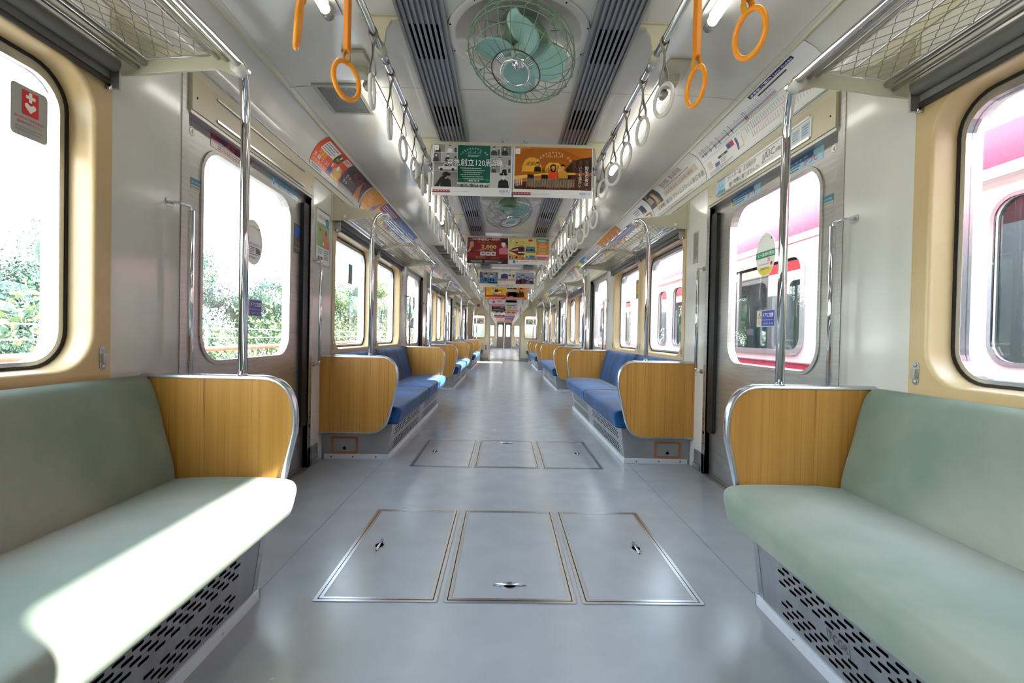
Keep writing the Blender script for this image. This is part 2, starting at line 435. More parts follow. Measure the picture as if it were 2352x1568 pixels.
# sliding doors -----------------------------------------------------
def door_unit(idx, s, y0):
    w = empty('door_%d' % idx, (s*WX, y0, 0), -s, kind='structure'); tr = lambda u, v, d: (d, u, v); W_ = DOORW
    H1 = rrect(.135, .735, .985, 1.665, .13, 7)
    mb = MB(); mb.prism([(-.02, .0), (W_+.02, 0), (W_+.02, 1.86), (-.02, 1.86)], tr, -.075, -.03, M_STEEL, [H1]); mb.build('leaf', w)
    mb = MB(); H2 = rrect(.146, .746, .974, 1.654, .12, 7); mb.prism(rrect(.128, .728, .992, 1.672, .135, 7), tr, -.045, -.024, M_STEEL, [H2])
    for z in (.8, .95, 1.1, 1.25, 1.4, 1.55): mb.tube([(-.022, .975, z), (-.0195, .975, z)], .004, M_STEEL, 6)
    mb.build('window_trim', w, bevel=.002)
    mb = MB(); mb.prism(H2, tr, -.05, -.046, M_GLASS); mb.build('pane', w)
    mb = MB(); mb.prism(rrect(W_-.085, .28, W_-.005, 1.69, .02, 3), tr, -.03, -.006, M_BLACK); mb.build('rubber_edge', w)
    mb = MB(); mb.prism(rrect(.03, .8, .062, .96, .016, 5), tr, -.03, -.024, M_ALU, [rrect(.038, .812, .054, .948, .008, 4)]); mb.prism(rrect(.038, .812, .054, .948, .008, 4), tr, -.0298, -.029, M_DARK); mb.build('finger_pull', w)
    mb = MB(); mb.box((-.09, -.04, 0), (.004, -.0, 1.885), M_STEEL); mb.box((-.09, W_, 0), (.004, W_+.04, 1.885), M_STEEL)
    for z in (.06, .2, .33, .36): mb.tube([(.004, W_+.018, z), (.006, W_+.018, z)], .004, M_DARK, 6)
    mb.tube([(.004, W_+.018, .27), (.0055, W_+.018, .27)], .011, M_DARK, 10)
    mb.build('door_post', w, bevel=.003)
    mb = MB(); mb.box((-.09, 0, 1.745), (.016, W_, 1.885), plain('beige painted header', '#bdb293', .3))
    mb.box((-.09, 0, 1.73), (.012, W_, 1.748), M_STEEL)
    for y in (.03, W_-.03): mb.tube([(.016, y, 1.8), (.018, y, 1.8)], .004, M_DARK, 6)
    mb.build('header', w, bevel=.002)
    mb = MB(); mb.box((.016, .16, 1.853), (.022, 1.06, 1.861), M_ALU); mb.box((.016, .16, 1.861), (.017, 1.06, 1.864), M_DARK); mb.box((.016, .16, 1.762), (.022, 1.06, 1.772), M_ALU)
    mb.build('card_rail', w)
    mb = MB(); mb.box((-.12, 0, -.003), (.02, W_, .004), M_STEELW)
    for x in (-.05, -.015): mb.box((x, 0, .004), (x+.008, W_, .0075), plain('brass track', '#6f5c45', .4, .7))
    mb.build('threshold', w)
    return w
di = 1
for s in (-1, 1):
    for d in D1:
        if di == 1: DP = door_unit(1, s, d)
        else: copy_tree(DP, (s*WX, d, 0), -s, name='door_%d' % di)
        di += 1

# end wall with the gangway -------------------------------------------------
def bulkhead(name, y, half, top, wn):
    mb = MB(); tr = lambda u, v, d: (u, y+d, v)
    for s in (-1, 1):
        hole = [(s*u, v) for u, v in rrect(.68, .78, 1.13, 1.56, .06, 5)]
        mb.prism([(s*half, 0), (s*1.35, 0), (s*1.35, 2.14), (s*half, 2.14)], tr, 0, .05, plain('cream end wall', '#d6cba9', .4), [hole])
        mb.box((s*(half), y-.012, 0), (s*(half+.05), y, 2.0), M_ALU)
        mb.box((s*(half+.05), y-.006, 0), (s*1.29, y, .1), M_STEELW)
    mb.box((-half, y, top), (half, y+.05, 2.14), M_CREAM)
    mb.build(name, kind='structure')
    for s in (-1, 1):
        w = empty('window_%d' % wn, (s*.905, y, .78), 1, kind='structure'); wn += 1
        t2 = lambda u, v, d: (u, d, v)
        mb = MB(); mb.prism(rrect(-.255, -.03, .255, .81, .09, 5), t2, -.02, .0, M_TAN, [rrect(-.21, .02, .21, .765, .06, 5)]); mb.build('surround', w)
        mb = MB(); mb.prism(rrect(-.225, 0, .225, .78, .06, 5), t2, .02, .024, M_GLASS); mb.build('pane', w)
bulkhead('wall_front', CAR_B, .5, 2.02, 9)
bulkhead('wall_front_beyond', CAR2_B, .5, 1.75, 11)
mb = MB(); 
for s in (-1, 1): mb.box((s*.62, CAR_B+.05, -.02), (s*.66, CAR2_A, 2.1), plain('grey gangway bellows', '#8e8d88', .6))
mb.box((-.62, CAR_B+.05, 2.05), (.62, CAR2_A, 2.1), plain('grey gangway bellows', '#8e8d88', .6)); mb.build('wall_gangway', kind='structure')
mb = MB()
for s in (-1, 1):
    mb.prism([(s*.52, 0), (s*1.35, 0), (s*1.35, 2.14), (s*.52, 2.14)], lambda u, v, d: (u, CAR2_A+d, v), -.05, 0, M_WALL)
mb.build('wall_gangway_beyond', kind='structure')
w = empty('door_9', (0, CAR2_B-.0, 0), 1, kind='structure')
for s in (-1, 1):
    mb = MB(); t2 = lambda u, v, d: (s*u, d, v)
    mb.prism([(.006, 0), (.5, 0), (.5, 1.75), (.006, 1.75)], t2, -.02, .02, plain('grey brown end door', '#6f6a64', .4, .5), [rrect(.13, .78, .4, 1.6, .06, 5)])
    mb.box((s*.02, -.05, .7), (s*.035, -.02, .82), M_CHROME); mb.build('leaf', w)
    mb = MB(); mb.prism(rrect(.13, .78, .4, 1.6, .06, 5), t2, -.004, 0, M_GLASS); mb.build('pane', w)

# ------------------------------------------------------------------ benches
ARM = [(0, .188), (.36, .192)]+bez((.36, .192), (.46, .2), (.487, .34), 7)[1:]+bez((.53, .53), (.548, .722), (.41, .722), 9)+[(0, .722)]
ARM = [ARM[0]]+ARM[1:]
def arm(parent, y, near, box=True):
    """side partition: wood laminate board with an aluminium edge; y = centre"""
    e = bpy.data.objects.new('side_partition', None)
    fn = lambda u, v, d: (u, y+d, v)
    mb = MB(); mb.prism(ARM, fn, -.013, .013, M_WOOD); b = mb.build('side_partition', parent)
    path = [(u, y, v) for u, v in ARM]
    mb = MB(); vs = []; fs = []
    n = len(ARM)
    for i, (u, v) in enumerate(ARM):
        a = ARM[max(i-1, 0)]; c = ARM[min(i+1, n-1)]; t = Vector((c[0]-a[0], c[1]-a[1])).normalized(); nn = Vector((t.y, -t.x))
        for du, dy in ((-.009, -.0155), (.0, -.0155), (.004, -.011), (.0055, 0), (.004, .011), (0, .0155), (-.009, .0155)):
            vs.append((u+nn.x*du, y+dy, v+nn.y*du))
    k = 7
    for i in range(n-1):
        for j in range(k-1): fs.append((i*k+j, i*k+j+1, (i+1)*k+j+1, (i+1)*k+j))
    mb.add(vs, fs, M_ALU, True); mb.build('edge_trim', b)
    return b
def cushion(prof, y0, y1, m, rnd=.03):
    cx = sum(p[0] for p in prof)/len(prof); cz = sum(p[1] for p in prof)/len(prof); n = len(prof); rings = []
    for d, k in ((0, .0), (.001, .7), (.004, .85), (.01, .94), (.02, .985), (.035, 1.0)): rings.append((y0+d, k))
    mid = [(y0+(y1-y0)*q/8, 1.0) for q in range(1, 8)]
    rings = rings+mid+[(y1-(y-y0), k) for y, k in rings[::-1]]
    mb = MB(); vs = []
    W = max(p[0] for p in prof)-min(p[0] for p in prof); H = max(p[1] for p in prof)-min(p[1] for p in prof)
    for y, k in rings:
        for x, z in prof:
            dx, dz = x-cx, z-cz
            q = 1-(1-k)*.055*2/max(.05, math.hypot(dx, dz))*.5 if k > 0 else 0
            vs.append((cx+dx*q, y, cz+dz*q))
    fs = [(i*n+j, i*n+(j+1) % n, (i+1)*n+(j+1) % n, (i+1)*n+j) for i in range(len(rings)-1) for j in range(n)]
    mb.add(vs, fs, m, True); return mb
def loop(pts, n=4):
    P_ = [Vector((p[0], 0, p[1])) for p in pts]; N = len(P_); out = []
    for i in range(N):
        a, b, c, d = P_[(i-1) % N], P_[i], P_[(i+1) % N], P_[(i+2) % N]
        for k in range(n):
            t = k/n; q = .5*((2*b)+(c-a)*t+(2*a-5*b+4*c-d)*t*t+(3*b-a-3*c+d)*t**3); out.append((q.x, q.z))
    return out
SEATP = loop([(.06, .25), (.3, .247), (.49, .248), (.524, .25), (.533, .262), (.545, .31), (.549, .338), (.542, .358), (.522, .37), (.47, .376), (.35, .379), (.2, .374), (.12, .366), (.06, .36), (.05, .3)])
BACKP = loop([(.006, .3), (.09, .3), (.122, .33), (.128, .38), (.112, .46), (.087, .56), (.062, .65), (.046, .695), (.03, .717), (.012, .72), (.004, .68), (.003, .5)])
def slots(mb, y0, y1, zrows, face, pitch=.052, w=.034, h=.0085):
    k = 0
    for r, z in enumerate(zrows):
        y = y0+(pitch/2 if r % 2 else 0)
        while y+w < y1:
            x = face(z); x2 = face(z+h)
            L = rrect(y, 0, y+w, h, h*.49, 3)
            mb.add([(face(z+v)+.0007, u, z+v) for u, v in L], [tuple(range(len(L)))], M_DARK); y += pitch
def bench(name, y0, y1, seams, mat, arms, colour):
    """local: x from the wall inwards, y along the car"""
    b = empty(name, (0, 0, 0)); L = y1-y0
    cuts = [.016]+[c for c in seams]+[L-.016]
    for a, c in zip(cuts, cuts[1:]): cushion(SEATP, a+.001, c-.001, mat).build('seat_cushion', b)
    for a, c in zip(cuts, cuts[1:]): cushion(BACKP, a+.001, c-.001, mat).build('backrest', b)
    face = lambda z: .455+(.49-.455)*z/.25
    mb = MB(); e0, e1 = .05, L-.12
    prof = [(0.0, .0), (.455, 0), (.49, .25), (0, .25)]
    if not arms[0]: e0 = 0
    mb.prism(prof, lambda u, v, d: (u, d, v), e0, e1, M_STEELW)
    # corner strips
    for y in (e0, e1-.03): mb.add([(face(0)+.001, y, 0), (face(.25)+.001, y, .25), (face(.25)+.001, y+.03, .25), (face(0)+.001, y+.03, 0)], [(0, 1, 2, 3)], M_ALU)
    base = mb.build('seat_base', b, bevel=.004)
    mb = MB()
    for a, c in zip([e0]+seams, seams+[e1]):
        slots(mb, a+.12, c-.12, [.052, .069, .086, .103], face); slots(mb, a+.12, c-.12, [.15, .167, .184, .201], face)
    mb.build('vent_slots', b, kind='stuff')
    mb = MB()
    for c in seams: mb.add([(face(0)+.0008, c, .04), (face(.25)+.0008, c, .25), (face(.25)+.0008, c+.003, .25), (face(0)+.0008, c+.003, .04)], [(0, 1, 2, 3)], M_DARK)
    mb.box((.445, e0-.008, 0), (.468, e1+.008, .036), M_KICK)
    if arms[0]: mb.box((0.02, e0-.012, 0), (.468, e0-.001, .036), M_KICK)
    mb.box((0.02, e1+.001, 0), (.468, e1+.012, .036), M_KICK)
    y = e0+.12
    while y < e1: mb.tube([(.468, y, .018), (.4705, y, .018)], .005, M_STEEL, 6); y += .33
    for x in (.07, .22, .38):
        if arms[0]: mb.tube([(x, e0-.012, .018), (x, e0-.0145, .018)], .005, M_DARK, 6)
    mb.build('kick_strip', b, bevel=.003)
    if arms[0]:
        t = lambda u, v, d: (u, e0-d, v)
        mb = MB(); mb.prism(rrect(.065, .04, .25, .155, .01, 3), t, 0, .006, M_COPPER, [rrect(.078, .052, .237, .143, .006, 3)])
        mb.prism(rrect(.078, .052, .237, .143, .006, 3), t, 0, .002, M_STEELW); mb.prism(circ(.158, .075, .011), t, .002, .0035, M_DARK); mb.box((.15, e0-.004, .056), (.166, e0-.002, .062), M_ALU)
        mb.build('access_panel', b, bevel=.0015)
    if arms[0]: arm(b, 0, True)
    if arms[1]: arm(b, L, False)
    return b
A0, A1 = 3.33, 1.705
blue = bench('bench_seat', A0, A1+P, [1.32], M_BLUE, (1, 1), 'blue')
n = 0
ordn = ['nearest', 'second', 'third', 'farthest']
for s in (-1, 1):
    for k in range(3):
        lab = 'blue velvet bench with wood-laminate ends along the %s wall, %s of the blue benches there' % (side(s), ordn[k] if k < 2 else 'third')
        if n == 0: o = blue; o.location = (s*WX, A0+P*k, 0); o.scale = (-s, 1, 1); o['label'] = lab
        else: o = copy_tree(blue, (s*WX, A0+P*k, 0), -s, label=lab)
        tag(o, lab, 'bench', 'long blue benches between the doors'); n += 1
for s in (-1, 1):
    o = bench('bench_seat', A0+3*P, CAR_B, [], M_BLUE, (1, 0), 'blue'); o.location = (s*WX, A0+3*P, 0); o.scale = (-s, 1, 1)
    tag(o, 'short blue bench against the end wall on the %s' % side(s), 'bench', 'short blue benches at the end wall')
    for k in (4, 5, 6):
        tag(copy_tree(blue, (s*WX, A0+P*k-.3, 0), -s), 'blue bench in the car beyond the gangway on the %s' % side(s), 'bench', 'blue benches in the next car, %s' % side(s))
    o = bench('bench_seat', CAR_A, A1, [], M_GREEN, (0, 1), 'green'); o.location = (s*WX, CAR_A, 0); o.scale = (-s, 1, 1)
    tag(o, 'sage green velvet bench in the %s foreground%s' % (side(s), ', half in sunlight' if s < 0 else ', all in shade'), 'bench', 'green foreground benches')
    if s > 0:   # raised maker's mark on the right base panel
        face = lambda z: .455+.14*z
        mb = MB(); yy = 2.24; t = lambda u, v, d: (face(.114+v)+d, yy+u, .114+v)
        mb.prism(rrect(-.042, 0, .042, .034, .004, 2), t, 0, .0018, M_STEELW, [rrect(-.039, .003, .039, .031, .003, 2)])
        vs, fs = text_geo('TCGR'); x1 = max(v[0] for v in vs); mb.add([t(.036-v[0]/x1*.072, .006+v[1]*.03, .0015) for v in vs], fs, plain('etched mark', '#5a5b5e', .4, .6)); mb.build('maker_plate', o)

# ------------------------------------------------------------------ grab poles and door handles
def pole(far):
    d = 1 if far else -1
    p = empty('grab_pole'); mb = MB()
    pts = [(0, 0, 0), (0, 0, .5), (0, 0, .8)]+[tuple(q) for q in smooth([(0, 0, .83), (.003, d*.006, .885), (.014, d*.032, .945), (.034, d*.08, .985), (.05, d*.118, .995), (.056, d*.14, .99)], 4)]
    mb.tube(pts, .0150, M_CHROME, 14); mb.build('tube', p)
    mb = MB(); mb.lathe([(.0, 0), (.0175, 0), (.0175, .004), (.0155, .006), (0, .006)], M_CHROME, 14); mb.build('foot_socket', p)
    mb = MB(); mb.tube([(.056, d*.128, .985), (.056, d*.165, .985)], .02, M_WHITEP, 12); mb.build('top_socket', p)
    return p
pp = {0: pole(False), 1: pole(True)}; used = {0: 0, 1: 0}
poleord = ['first', 'second', 'third', 'fourth', 'fifth', 'sixth', 'seventh', 'eighth']
for s in (-1, 1):
    for k in range(4):
        for q, yy in ((0, 1.705), (1, 3.33)):
            lab = 'upright chrome grab pole on the %s bench end, %s along that side' % (side(s), poleord[k*2+q])
            loc = (s*.949, yy+P*k, .724)
            if not used[q]: o = pp[q]; o.location = loc; o.scale = (-s, 1, 1); used[q] = 1
            else: o = copy_tree(pp[q], loc, -s)
            tag(o, lab, 'pole', 'chrome grab poles')
def handle(d):
    p = empty('grab_bar'); mb = MB()
    mb.tube([tuple(v) for v in smooth([(.0, 0, .68), (.03, 0, .68), (.05, d*.008, .675), (.056, d*.035, .67), (.056, d*.038, .64)], 3)], .006, M_CHROME, 8)
    mb.tube([(.056, d*.038, .66), (.056, d*.038, .02)], .0105, M_CHROME, 12)
    mb.tube([(.056, d*.038, .03), (.056, d*.036, .0), (.04, d*.01, -.005), (0, 0, -.005)], .006, M_CHROME, 8); mb.build('tube', p)
    for z in (.68, -.005):
        mb = MB(); mb.prism(rrect(-.022, z-.014, .022, z+.014, .006, 3), lambda u, v, dd: (dd, u, v), 0, .004, M_ALU)
        for u in (-.012, .012): mb.tube([(.004, u, z), (.006, u, z)], .004, M_STEEL, 6)
        mb.build('mounting_plate', p)
    return p
hp = {0: handle(1), 1: handle(-1)}; used = {0: 0, 1: 0}
for s in (-1, 1):
    for k in range(4):
        for q, yy in ((0, DOORY-.1), (1, DOORY+DOORW+.075)):
            if k == 3 and q == 1 and False: continue
            loc = (s*WX, yy+P*k, .672); lab = 'thin chrome grab handle on the wall %s the %s door on the %s' % ('before' if q == 0 else 'past', poleord[k], side(s))
            if not used[q]: o = hp[q]; o.location = loc; o.scale = (-s, 1, 1); used[q] = 1
            else: o = copy_tree(hp[q], loc, -s)
            tag(o, lab, 'handle', 'door grab handles')

# ------------------------------------------------------------------ luggage racks
def rack():
    r = empty('luggage_rack'); L = 2.36
    plate = [(0, 1.682), (.12, 1.69), (.24, 1.705), (.33, 1.712), (.385, 1.69), (.41, 1.7), (.418, 1.72), (.405, 1.742), (.36, 1.752), (.25, 1.765), (.14, 1.785), (.07, 1.82), (.03, 1.862), (0, 1.872)]
    for y in (0, L):
        mb = MB(); mb.prism(plate, lambda u, v, d: (u, y+d, v), -.006, .006, M_CREAM)
        o = -1 if y == 0 else 1
        for x, z, rr in ((.096, 1.712, .011), (.4, 1.716, .013)): mb.tube([(x, y, z), (x, y+o*.016, z)], rr, M_WHITEP, 12)
        mb.box((.0, y-.02, 1.68), (.006, y+.02, 1.88), M_CREAM)
        mb.build('end_bracket', r, bevel=.0015)
    mb = MB(); y = L/2
    mb.prism([(0, 1.684), (.1, 1.69), (.3, 1.722), (.38, 1.7), (.4, 1.705), (.4, 1.725), (.3, 1.74), (.1, 1.722), (0, 1.73)], lambda u, v, d: (u, y+d, v), -.012, .012, M_CREAM)
    mb.box((.0, y-.03, 1.68), (.006, y+.03, 2.0), M_CREAM); mb.prism([(.0, 1.7), (.06, 1.72), (.0, 1.86)], lambda u, v, d: (u, y+d, v), -.003, .003, M_CREAM)
    mb.build('middle_bracket', r, bevel=.0015)
    for x, z, rr, nm in ((.4, 1.722, .0135, 'front_tube'), (.355, 1.742, .011, 'front_tube'), (.328, 1.745, .0085, 'inner_tube'), (.098, 1.722, .011, 'back_tube'), (.075, 1.708, .008, 'back_tube')):
        mb = MB(); mb.tube([(x, -.03 if x > .39 else .004, z), (x, L+(.03 if x > .39 else -.004), z)], rr, M_CHROME, 12); mb.build(nm, r)
    for h in (0, 1):
        ya = .02+h*(L/2); yb = L/2-.02+h*(L/2); x0, x1 = .112, .312
        hz = lambda x: 1.728+(x-x0)/(x1-x0)*.017
        mb = MB(); mb.tube([(x0, ya, hz(x0)), (x1, ya, hz(x1)), (x1, yb, hz(x1)), (x0, yb, hz(x0))], .0032, M_CHROME, 6, closed=True); mb.build('net_frame', r)
        mb = MB(); py = .034; n = int((yb-ya)/py)-1; nz = 10; mm = plain('net wire', '#7d7a6c', .4, .6)
        for i in range(n+1):
            pts = []
            for j in range(nz+1):
                x = x0+(x1-x0)*j/nz; yy = ya+i*py+(-.001 if (j+i) % 2 else py+.001); yy = min(max(yy, ya), yb)
                sag = -.006*math.sin(math.pi*j/nz); wob = .0012*(1 if j % 2 else -1)
                pts.append((x, yy, hz(x)+sag+wob))
            pts2 = []
            for a, b in zip(pts, pts[1:]): pts2 += [a, ((a[0]+b[0])/2+.002, (a[1]+b[1])/2+.002, (a[2]+b[2])/2)]
            mb.tube(pts2+[pts[-1]], .0013, mm, 4, caps=False)
        mb.build('wire_net', r)
    return r
def blind():
    r = empty('roller_blind'); 
    for a, b in ((.03, 1.14), (1.19, 2.3)):
        mb = MB(); mb.tube([(.034, a, 1.692), (.034, b, 1.692)], .022, M_GREY, 16); mb.build('roller', r)
        mb = MB(); mb.box((.008, a, 1.64), (.02, b, 1.675), M_GREY); mb.tube([(.016, a, 1.642), (.016, b, 1.642)], .009, plain('dark slat', '#4c4944', .4, .3), 8); mb.build('bottom_slat', r)
        for y in (a-.004, b+.004):
            mb = MB(); mb.box((0.004, y-.004, 1.62), (.05, y+.004, 1.71), M_STEEL); mb.tube([(.02, y-.006, 1.625), (.02, y+.006, 1.625)], .009, M_CHROME, 8); mb.build('end_plate', r)
    return r
RK, BL = rack(), blind(); first = True
for s in (-1, 1):
    for k, u in enumerate(U1):
        labr = 'wire luggage rack above the %s windows, %s along that side' % (side(s), poleord[k]); labb = 'grey roller blind rolled up above the %s windows, %s pair along' % (side(s), poleord[k])
        if first: a, b = RK, BL; a.location = (s*WX, u-.015, 0); a.scale = (-s, 1, 1); b.location = (s*WX, u, 0); b.scale = (-s, 1, 1)
        else: a = copy_tree(RK, (s*WX, u-.015, 0), -s); b = copy_tree(BL, (s*WX, u, 0), -s)
        tag(a, labr, 'rack', 'luggage racks'); tag(b, labb, 'blind', 'roller blinds'); first = False

# ------------------------------------------------------------------ ceiling fittings
BARY = [3.13, 6.07, 9.05, 12.0, 14.97]; BARY2 = [18.4, 21.2, 24.2, 27.2, 30.2]
SUPY = [-.05, .95, 1.95, 3.14, 4.12, 5.1, 6.08, 7.1, 8.1, 9.06, 10.05, 11.0, 12.0, 13.0, 14.0, 14.98, 15.9]
for s in (-1, 1):
    r = empty('handrail', (s*RAILX, -1, RAILZ)); tag(r, 'long chrome handrail under the ceiling on the %s, hung with straps' % side(s), 'handrail', 'strap handrails')
    mb = MB(); mb.tube([(0, 0, 0), (0, 17.7, 0)], .0135, M_CHROME, 12); mb.build('tube', r)
    for y in SUPY:
        mb = MB(); yy = y+1; top = CEIL-RAILZ
        mb.prism([(-.085, top-.001), (.085, top-.001), (.085, top-.012), (.04, top-.016), (.022, top-.05), (.014, .02), (-.014, .02), (-.022, top-.05), (-.04, top-.016), (-.085, top-.012)], lambda u, v, d: (u, yy+d, v), -.008, .008, M_CREAM)
        mb.box((-.085, yy-.02, top-.004), (.085, yy+.02, top-.0005), M_CREAM)
        mb.tube([(0, yy-.024, 0), (0, yy+.024, 0)], .021, M_CREAM, 14); mb.tube([(0, yy+.03, 0), (0, yy+.09, 0)], .0152, M_ALU, 12)
        for x in (-.07, .07): mb.tube([(x, yy-.012, top-.004), (x, yy-.012, top-.007)], .004, M_STEEL, 6)
        mb.build('bracket', r)
mb_ = None
def strap(kind):
    r = empty({'orange': 'hanging_strap', 'short': 'hanging_strap', 'cover': 'hanging_strap'}[kind])
    sm, rm, cm = {'orange': (M_STRAPO, M_ORANGE, plain('orange strap cover', '#ec8d12', .4)), 'short': (M_STRAP, M_WHITEP, None), 'cover': (M_STRAP, M_WHITEP, M_COVER)}[kind]
    zr = {'orange': -.275, 'short': -.165, 'cover': -.28}[kind]    # strap end = top of ring
    # vinyl band looped over the rail, pinched together and down to the ring
    mb = MB()
    for q in (-1, 1):
        pts = [(0, 0, .0155), (q*.011, 0, .011), (q*.0155, 0, 0), (q*.0125, q*.002, -.02), (q*.002, q*.004, -.05), (q*.0015, q*.002, -.075)]
        if kind == 'short': pts += [(q*.003, 0, -.1), (q*.011, -q*.004, -.13), (q*.0135, -q*.004, -.16), (q*.008, 0, zr-.003), (0, 0, zr-.008)]
        else: pts += [(q*.002, 0, zr+.05), (q*.01, -q*.002, zr+.02), (q*.008, 0, zr-.003), (0, 0, zr-.008)]
        mb.tube([tuple(v) for v in smooth(pts, 3)], 1, sm, 4, flat=(.0016, .0145))
    mb.build('strap', r)
    mb = MB(); RR = .0575
    c = [(RR*.93*math.sin(2*math.pi*k/28), 0, zr-.003-RR+RR*math.cos(2*math.pi*k/28)) for k in range(28)]
    mb.tube(c, .0078, rm, 10, closed=True); o = mb.build('ring', r)
    if cm:
        mb = MB(); a, b = -.055, zr+.03
        mb.box((-.0085, -.0158, b), (.0085, .0158, a), cm); mb.build('cover', r, bevel=.003)
    return r
SP = {k: strap(k) for k in ('orange', 'short', 'cover')}; used = {k: 0 for k in SP}
ORI = {-1: [(1.27, .62), (1.545, .9)], 1: [(1.255, -.95), (1.52, -.45)]}
def put(kind, s, y, rz, lab, grp, tilt=0):
    loc = (s*RAILX, y, RAILZ)
    if not used[kind]: o = SP[kind]; o.location = loc; used[kind] = 1
    else: o = copy_tree(SP[kind], loc)
    o.rotation_euler = (0, tilt, 0)
    for ch in o.children:
        if ch.name.startswith('ring'): ch.rotation_euler = (0, 0, rz)
    tag(o, lab, 'hanging strap', grp); return o
for s in (-1, 1):
    for q, (y, rz) in enumerate(ORI[s]):
        put('orange', s, y, R(113) if (s < 0 and q == 0) else (R(62) if s < 0 else (R(105) if q == 0 else R(98))), 'orange ring strap on the %s handrail, %s' % (side(s), ('the one nearer the camera', 'the one beside the white straps')[q]), 'orange straps', tilt=-s*R(6) if q == 0 else 0)
    y = 1.835; i = 0; rnd = random.Random(3+s)
    while y < 32.5:
        dd = (y-DOORY) % P
        if CAR_B-.15 < y < CAR2_A+.1: y += .282; continue
        y0_ = y
        if any(abs(y-b) < .045 for b in SUPY+BARY): y += .07
        if True:
            short = -.15 < dd < DOORW or dd > P-.15
            rz = R(90)+rnd.uniform(-.12, .12)+(R(18)+rnd.uniform(-.15, .2) if s > 0 else 0)+(R(12) if (s > 0 and i == 0) else 0)
            W6 = ['one', 'two', 'three', 'four', 'five', 'six']
            if short and y < 3.2: lab = 'bare white ring strap on the %s rail, %s from the orange straps' % (side(s), poleord[min(i, 5)]); g = 'short straps by the first door, %s' % side(s)
            else:
                seg = sum(1 for b in BARY if b < y); what = 'bare-band white ring strap' if short else 'ivory-covered white ring strap'
                if y > CAR_B: g = 'straps in the next car on the %s' % side(s); lab = 'white ring strap in the car beyond the gangway, %s rail' % side(s)
                else:
                    lab = '%s, %s rail, %s' % (what, side(s), 'between poster rows %s and %s' % (W6[max(seg-1, 0)], W6[max(seg-1, 0)+1]) if seg < 5 else 'past poster row five')
                    g = lab
            if y > CAR_B: short = False
            put('short' if short else 'cover', s, y, rz, lab, g); i += 1
        y = y0_+.282
for s in (-1, 1):
    r = empty('handrail', (s*RAILX, CAR2_A, RAILZ)); tag(r, 'chrome handrail under the ceiling of the car beyond on the %s' % side(s), 'handrail', 'handrails of the next car')
    mb = MB(); mb.tube([(0, 0, 0), (0, 15.9, 0)], .0135, M_CHROME, 8); mb.build('tube', r)
# lamps
LAMPS = [.72+1.715*k-.0 for k in range(-1, 10)]
def lamp():
    r = empty('fluorescent_lamp'); L = 1.14
    mb = MB(); mb.box((-.035, -.09, -.005), (.035, L+.09, 0), M_CEIL); mb.box((-.012, -.07, -.012), (.012, L+.07, -.005), M_CEIL); mb.build('base_plate', r)
    mb = MB(); mb.tube([(0, 0, -.04), (0, L, -.04)], .019, M_TUBE, 14); mb.build('tube', r)
    for y in (-.02, L+.02):
        mb = MB(); mb.tube([(0, y-.022, -.04), (0, y+.022, -.04)], .019, M_STEEL, 12); mb.box((-.012, y-.02, -.04), (.012, y+.02, -.004), M_CREAM); mb.build('socket', r)
    mb = MB(); mb.box((-.05, -.27, -.018), (.05, -.14, 0), M_CREAM); mb.box((-.03, -.17, -.05), (.03, -.1, -.014), M_CREAM); mb.build('starter_box', r, bevel=.004)
    return r
LP = lamp(); first = True
for s in (-1, 1):
    ys = [2.44-1.73+1.73*k for k in range(0, 9)]+[18.0+1.75*k for k in range(8)]
    for k, y in enumerate(ys):
        car2 = y > CAR_B
        lab = 'bare fluorescent tube in the ceiling of the next car, %s' % side(s) if car2 else 'bare fluorescent tube on the ceiling, %s of the row on the %s' % ((poleord+['ninth'])[k], side(s))
        loc = (s*.735, y, 2.138)
        if first: o = LP; o.location = loc; first = False
        else: o = copy_tree(LP, loc)
        tag(o, lab, 'lamp', 'tubes of the next car, %s' % side(s) if car2 else 'ceiling tubes')
# air diffusers
for s in (-1, 1):
    r = empty('air_diffuser', (s*.385, -1, CEIL)); tag(r, 'long ribbed aluminium air diffuser in the ceiling, %s of the fans' % side(s), 'air vent', 'ceiling air diffusers'); L = 17.7
    mb = MB(); mb.box((-.095, 0, -.004), (.095, L, -.0005), M_ALUD)
    for x in (-.095, .083): mb.box((x, 0, -.016), (x+.012, L, -.003), plain('cream alu edge', '#a5a39a', .35, .5))
    mb.build('housing', r)
    for i in range(7):
        x = -.066+i*.022; mb = MB(); mb.prism([(x-.002, -.004), (x+.002, -.004), (x+.0055, -.022), (x-.0055, -.022)], lambda u, v, d: (u, d, v), 0, L, M_ALUD); mb.build('rib', r)
    ys = []
    for b in range(-1, 6):
        for q in (1.98, 2.69): ys.append(q+2.93*b)
    for y in ys:
        if y < -.9 or y > 16.3: continue
        mb = MB()
        for i in range(6): x = -.066+i*.022; mb.box((x+.004, y+1, -.0075), (x+.018, y+1.24, -.0042), M_DARK)
        mb.build('outlet', r)
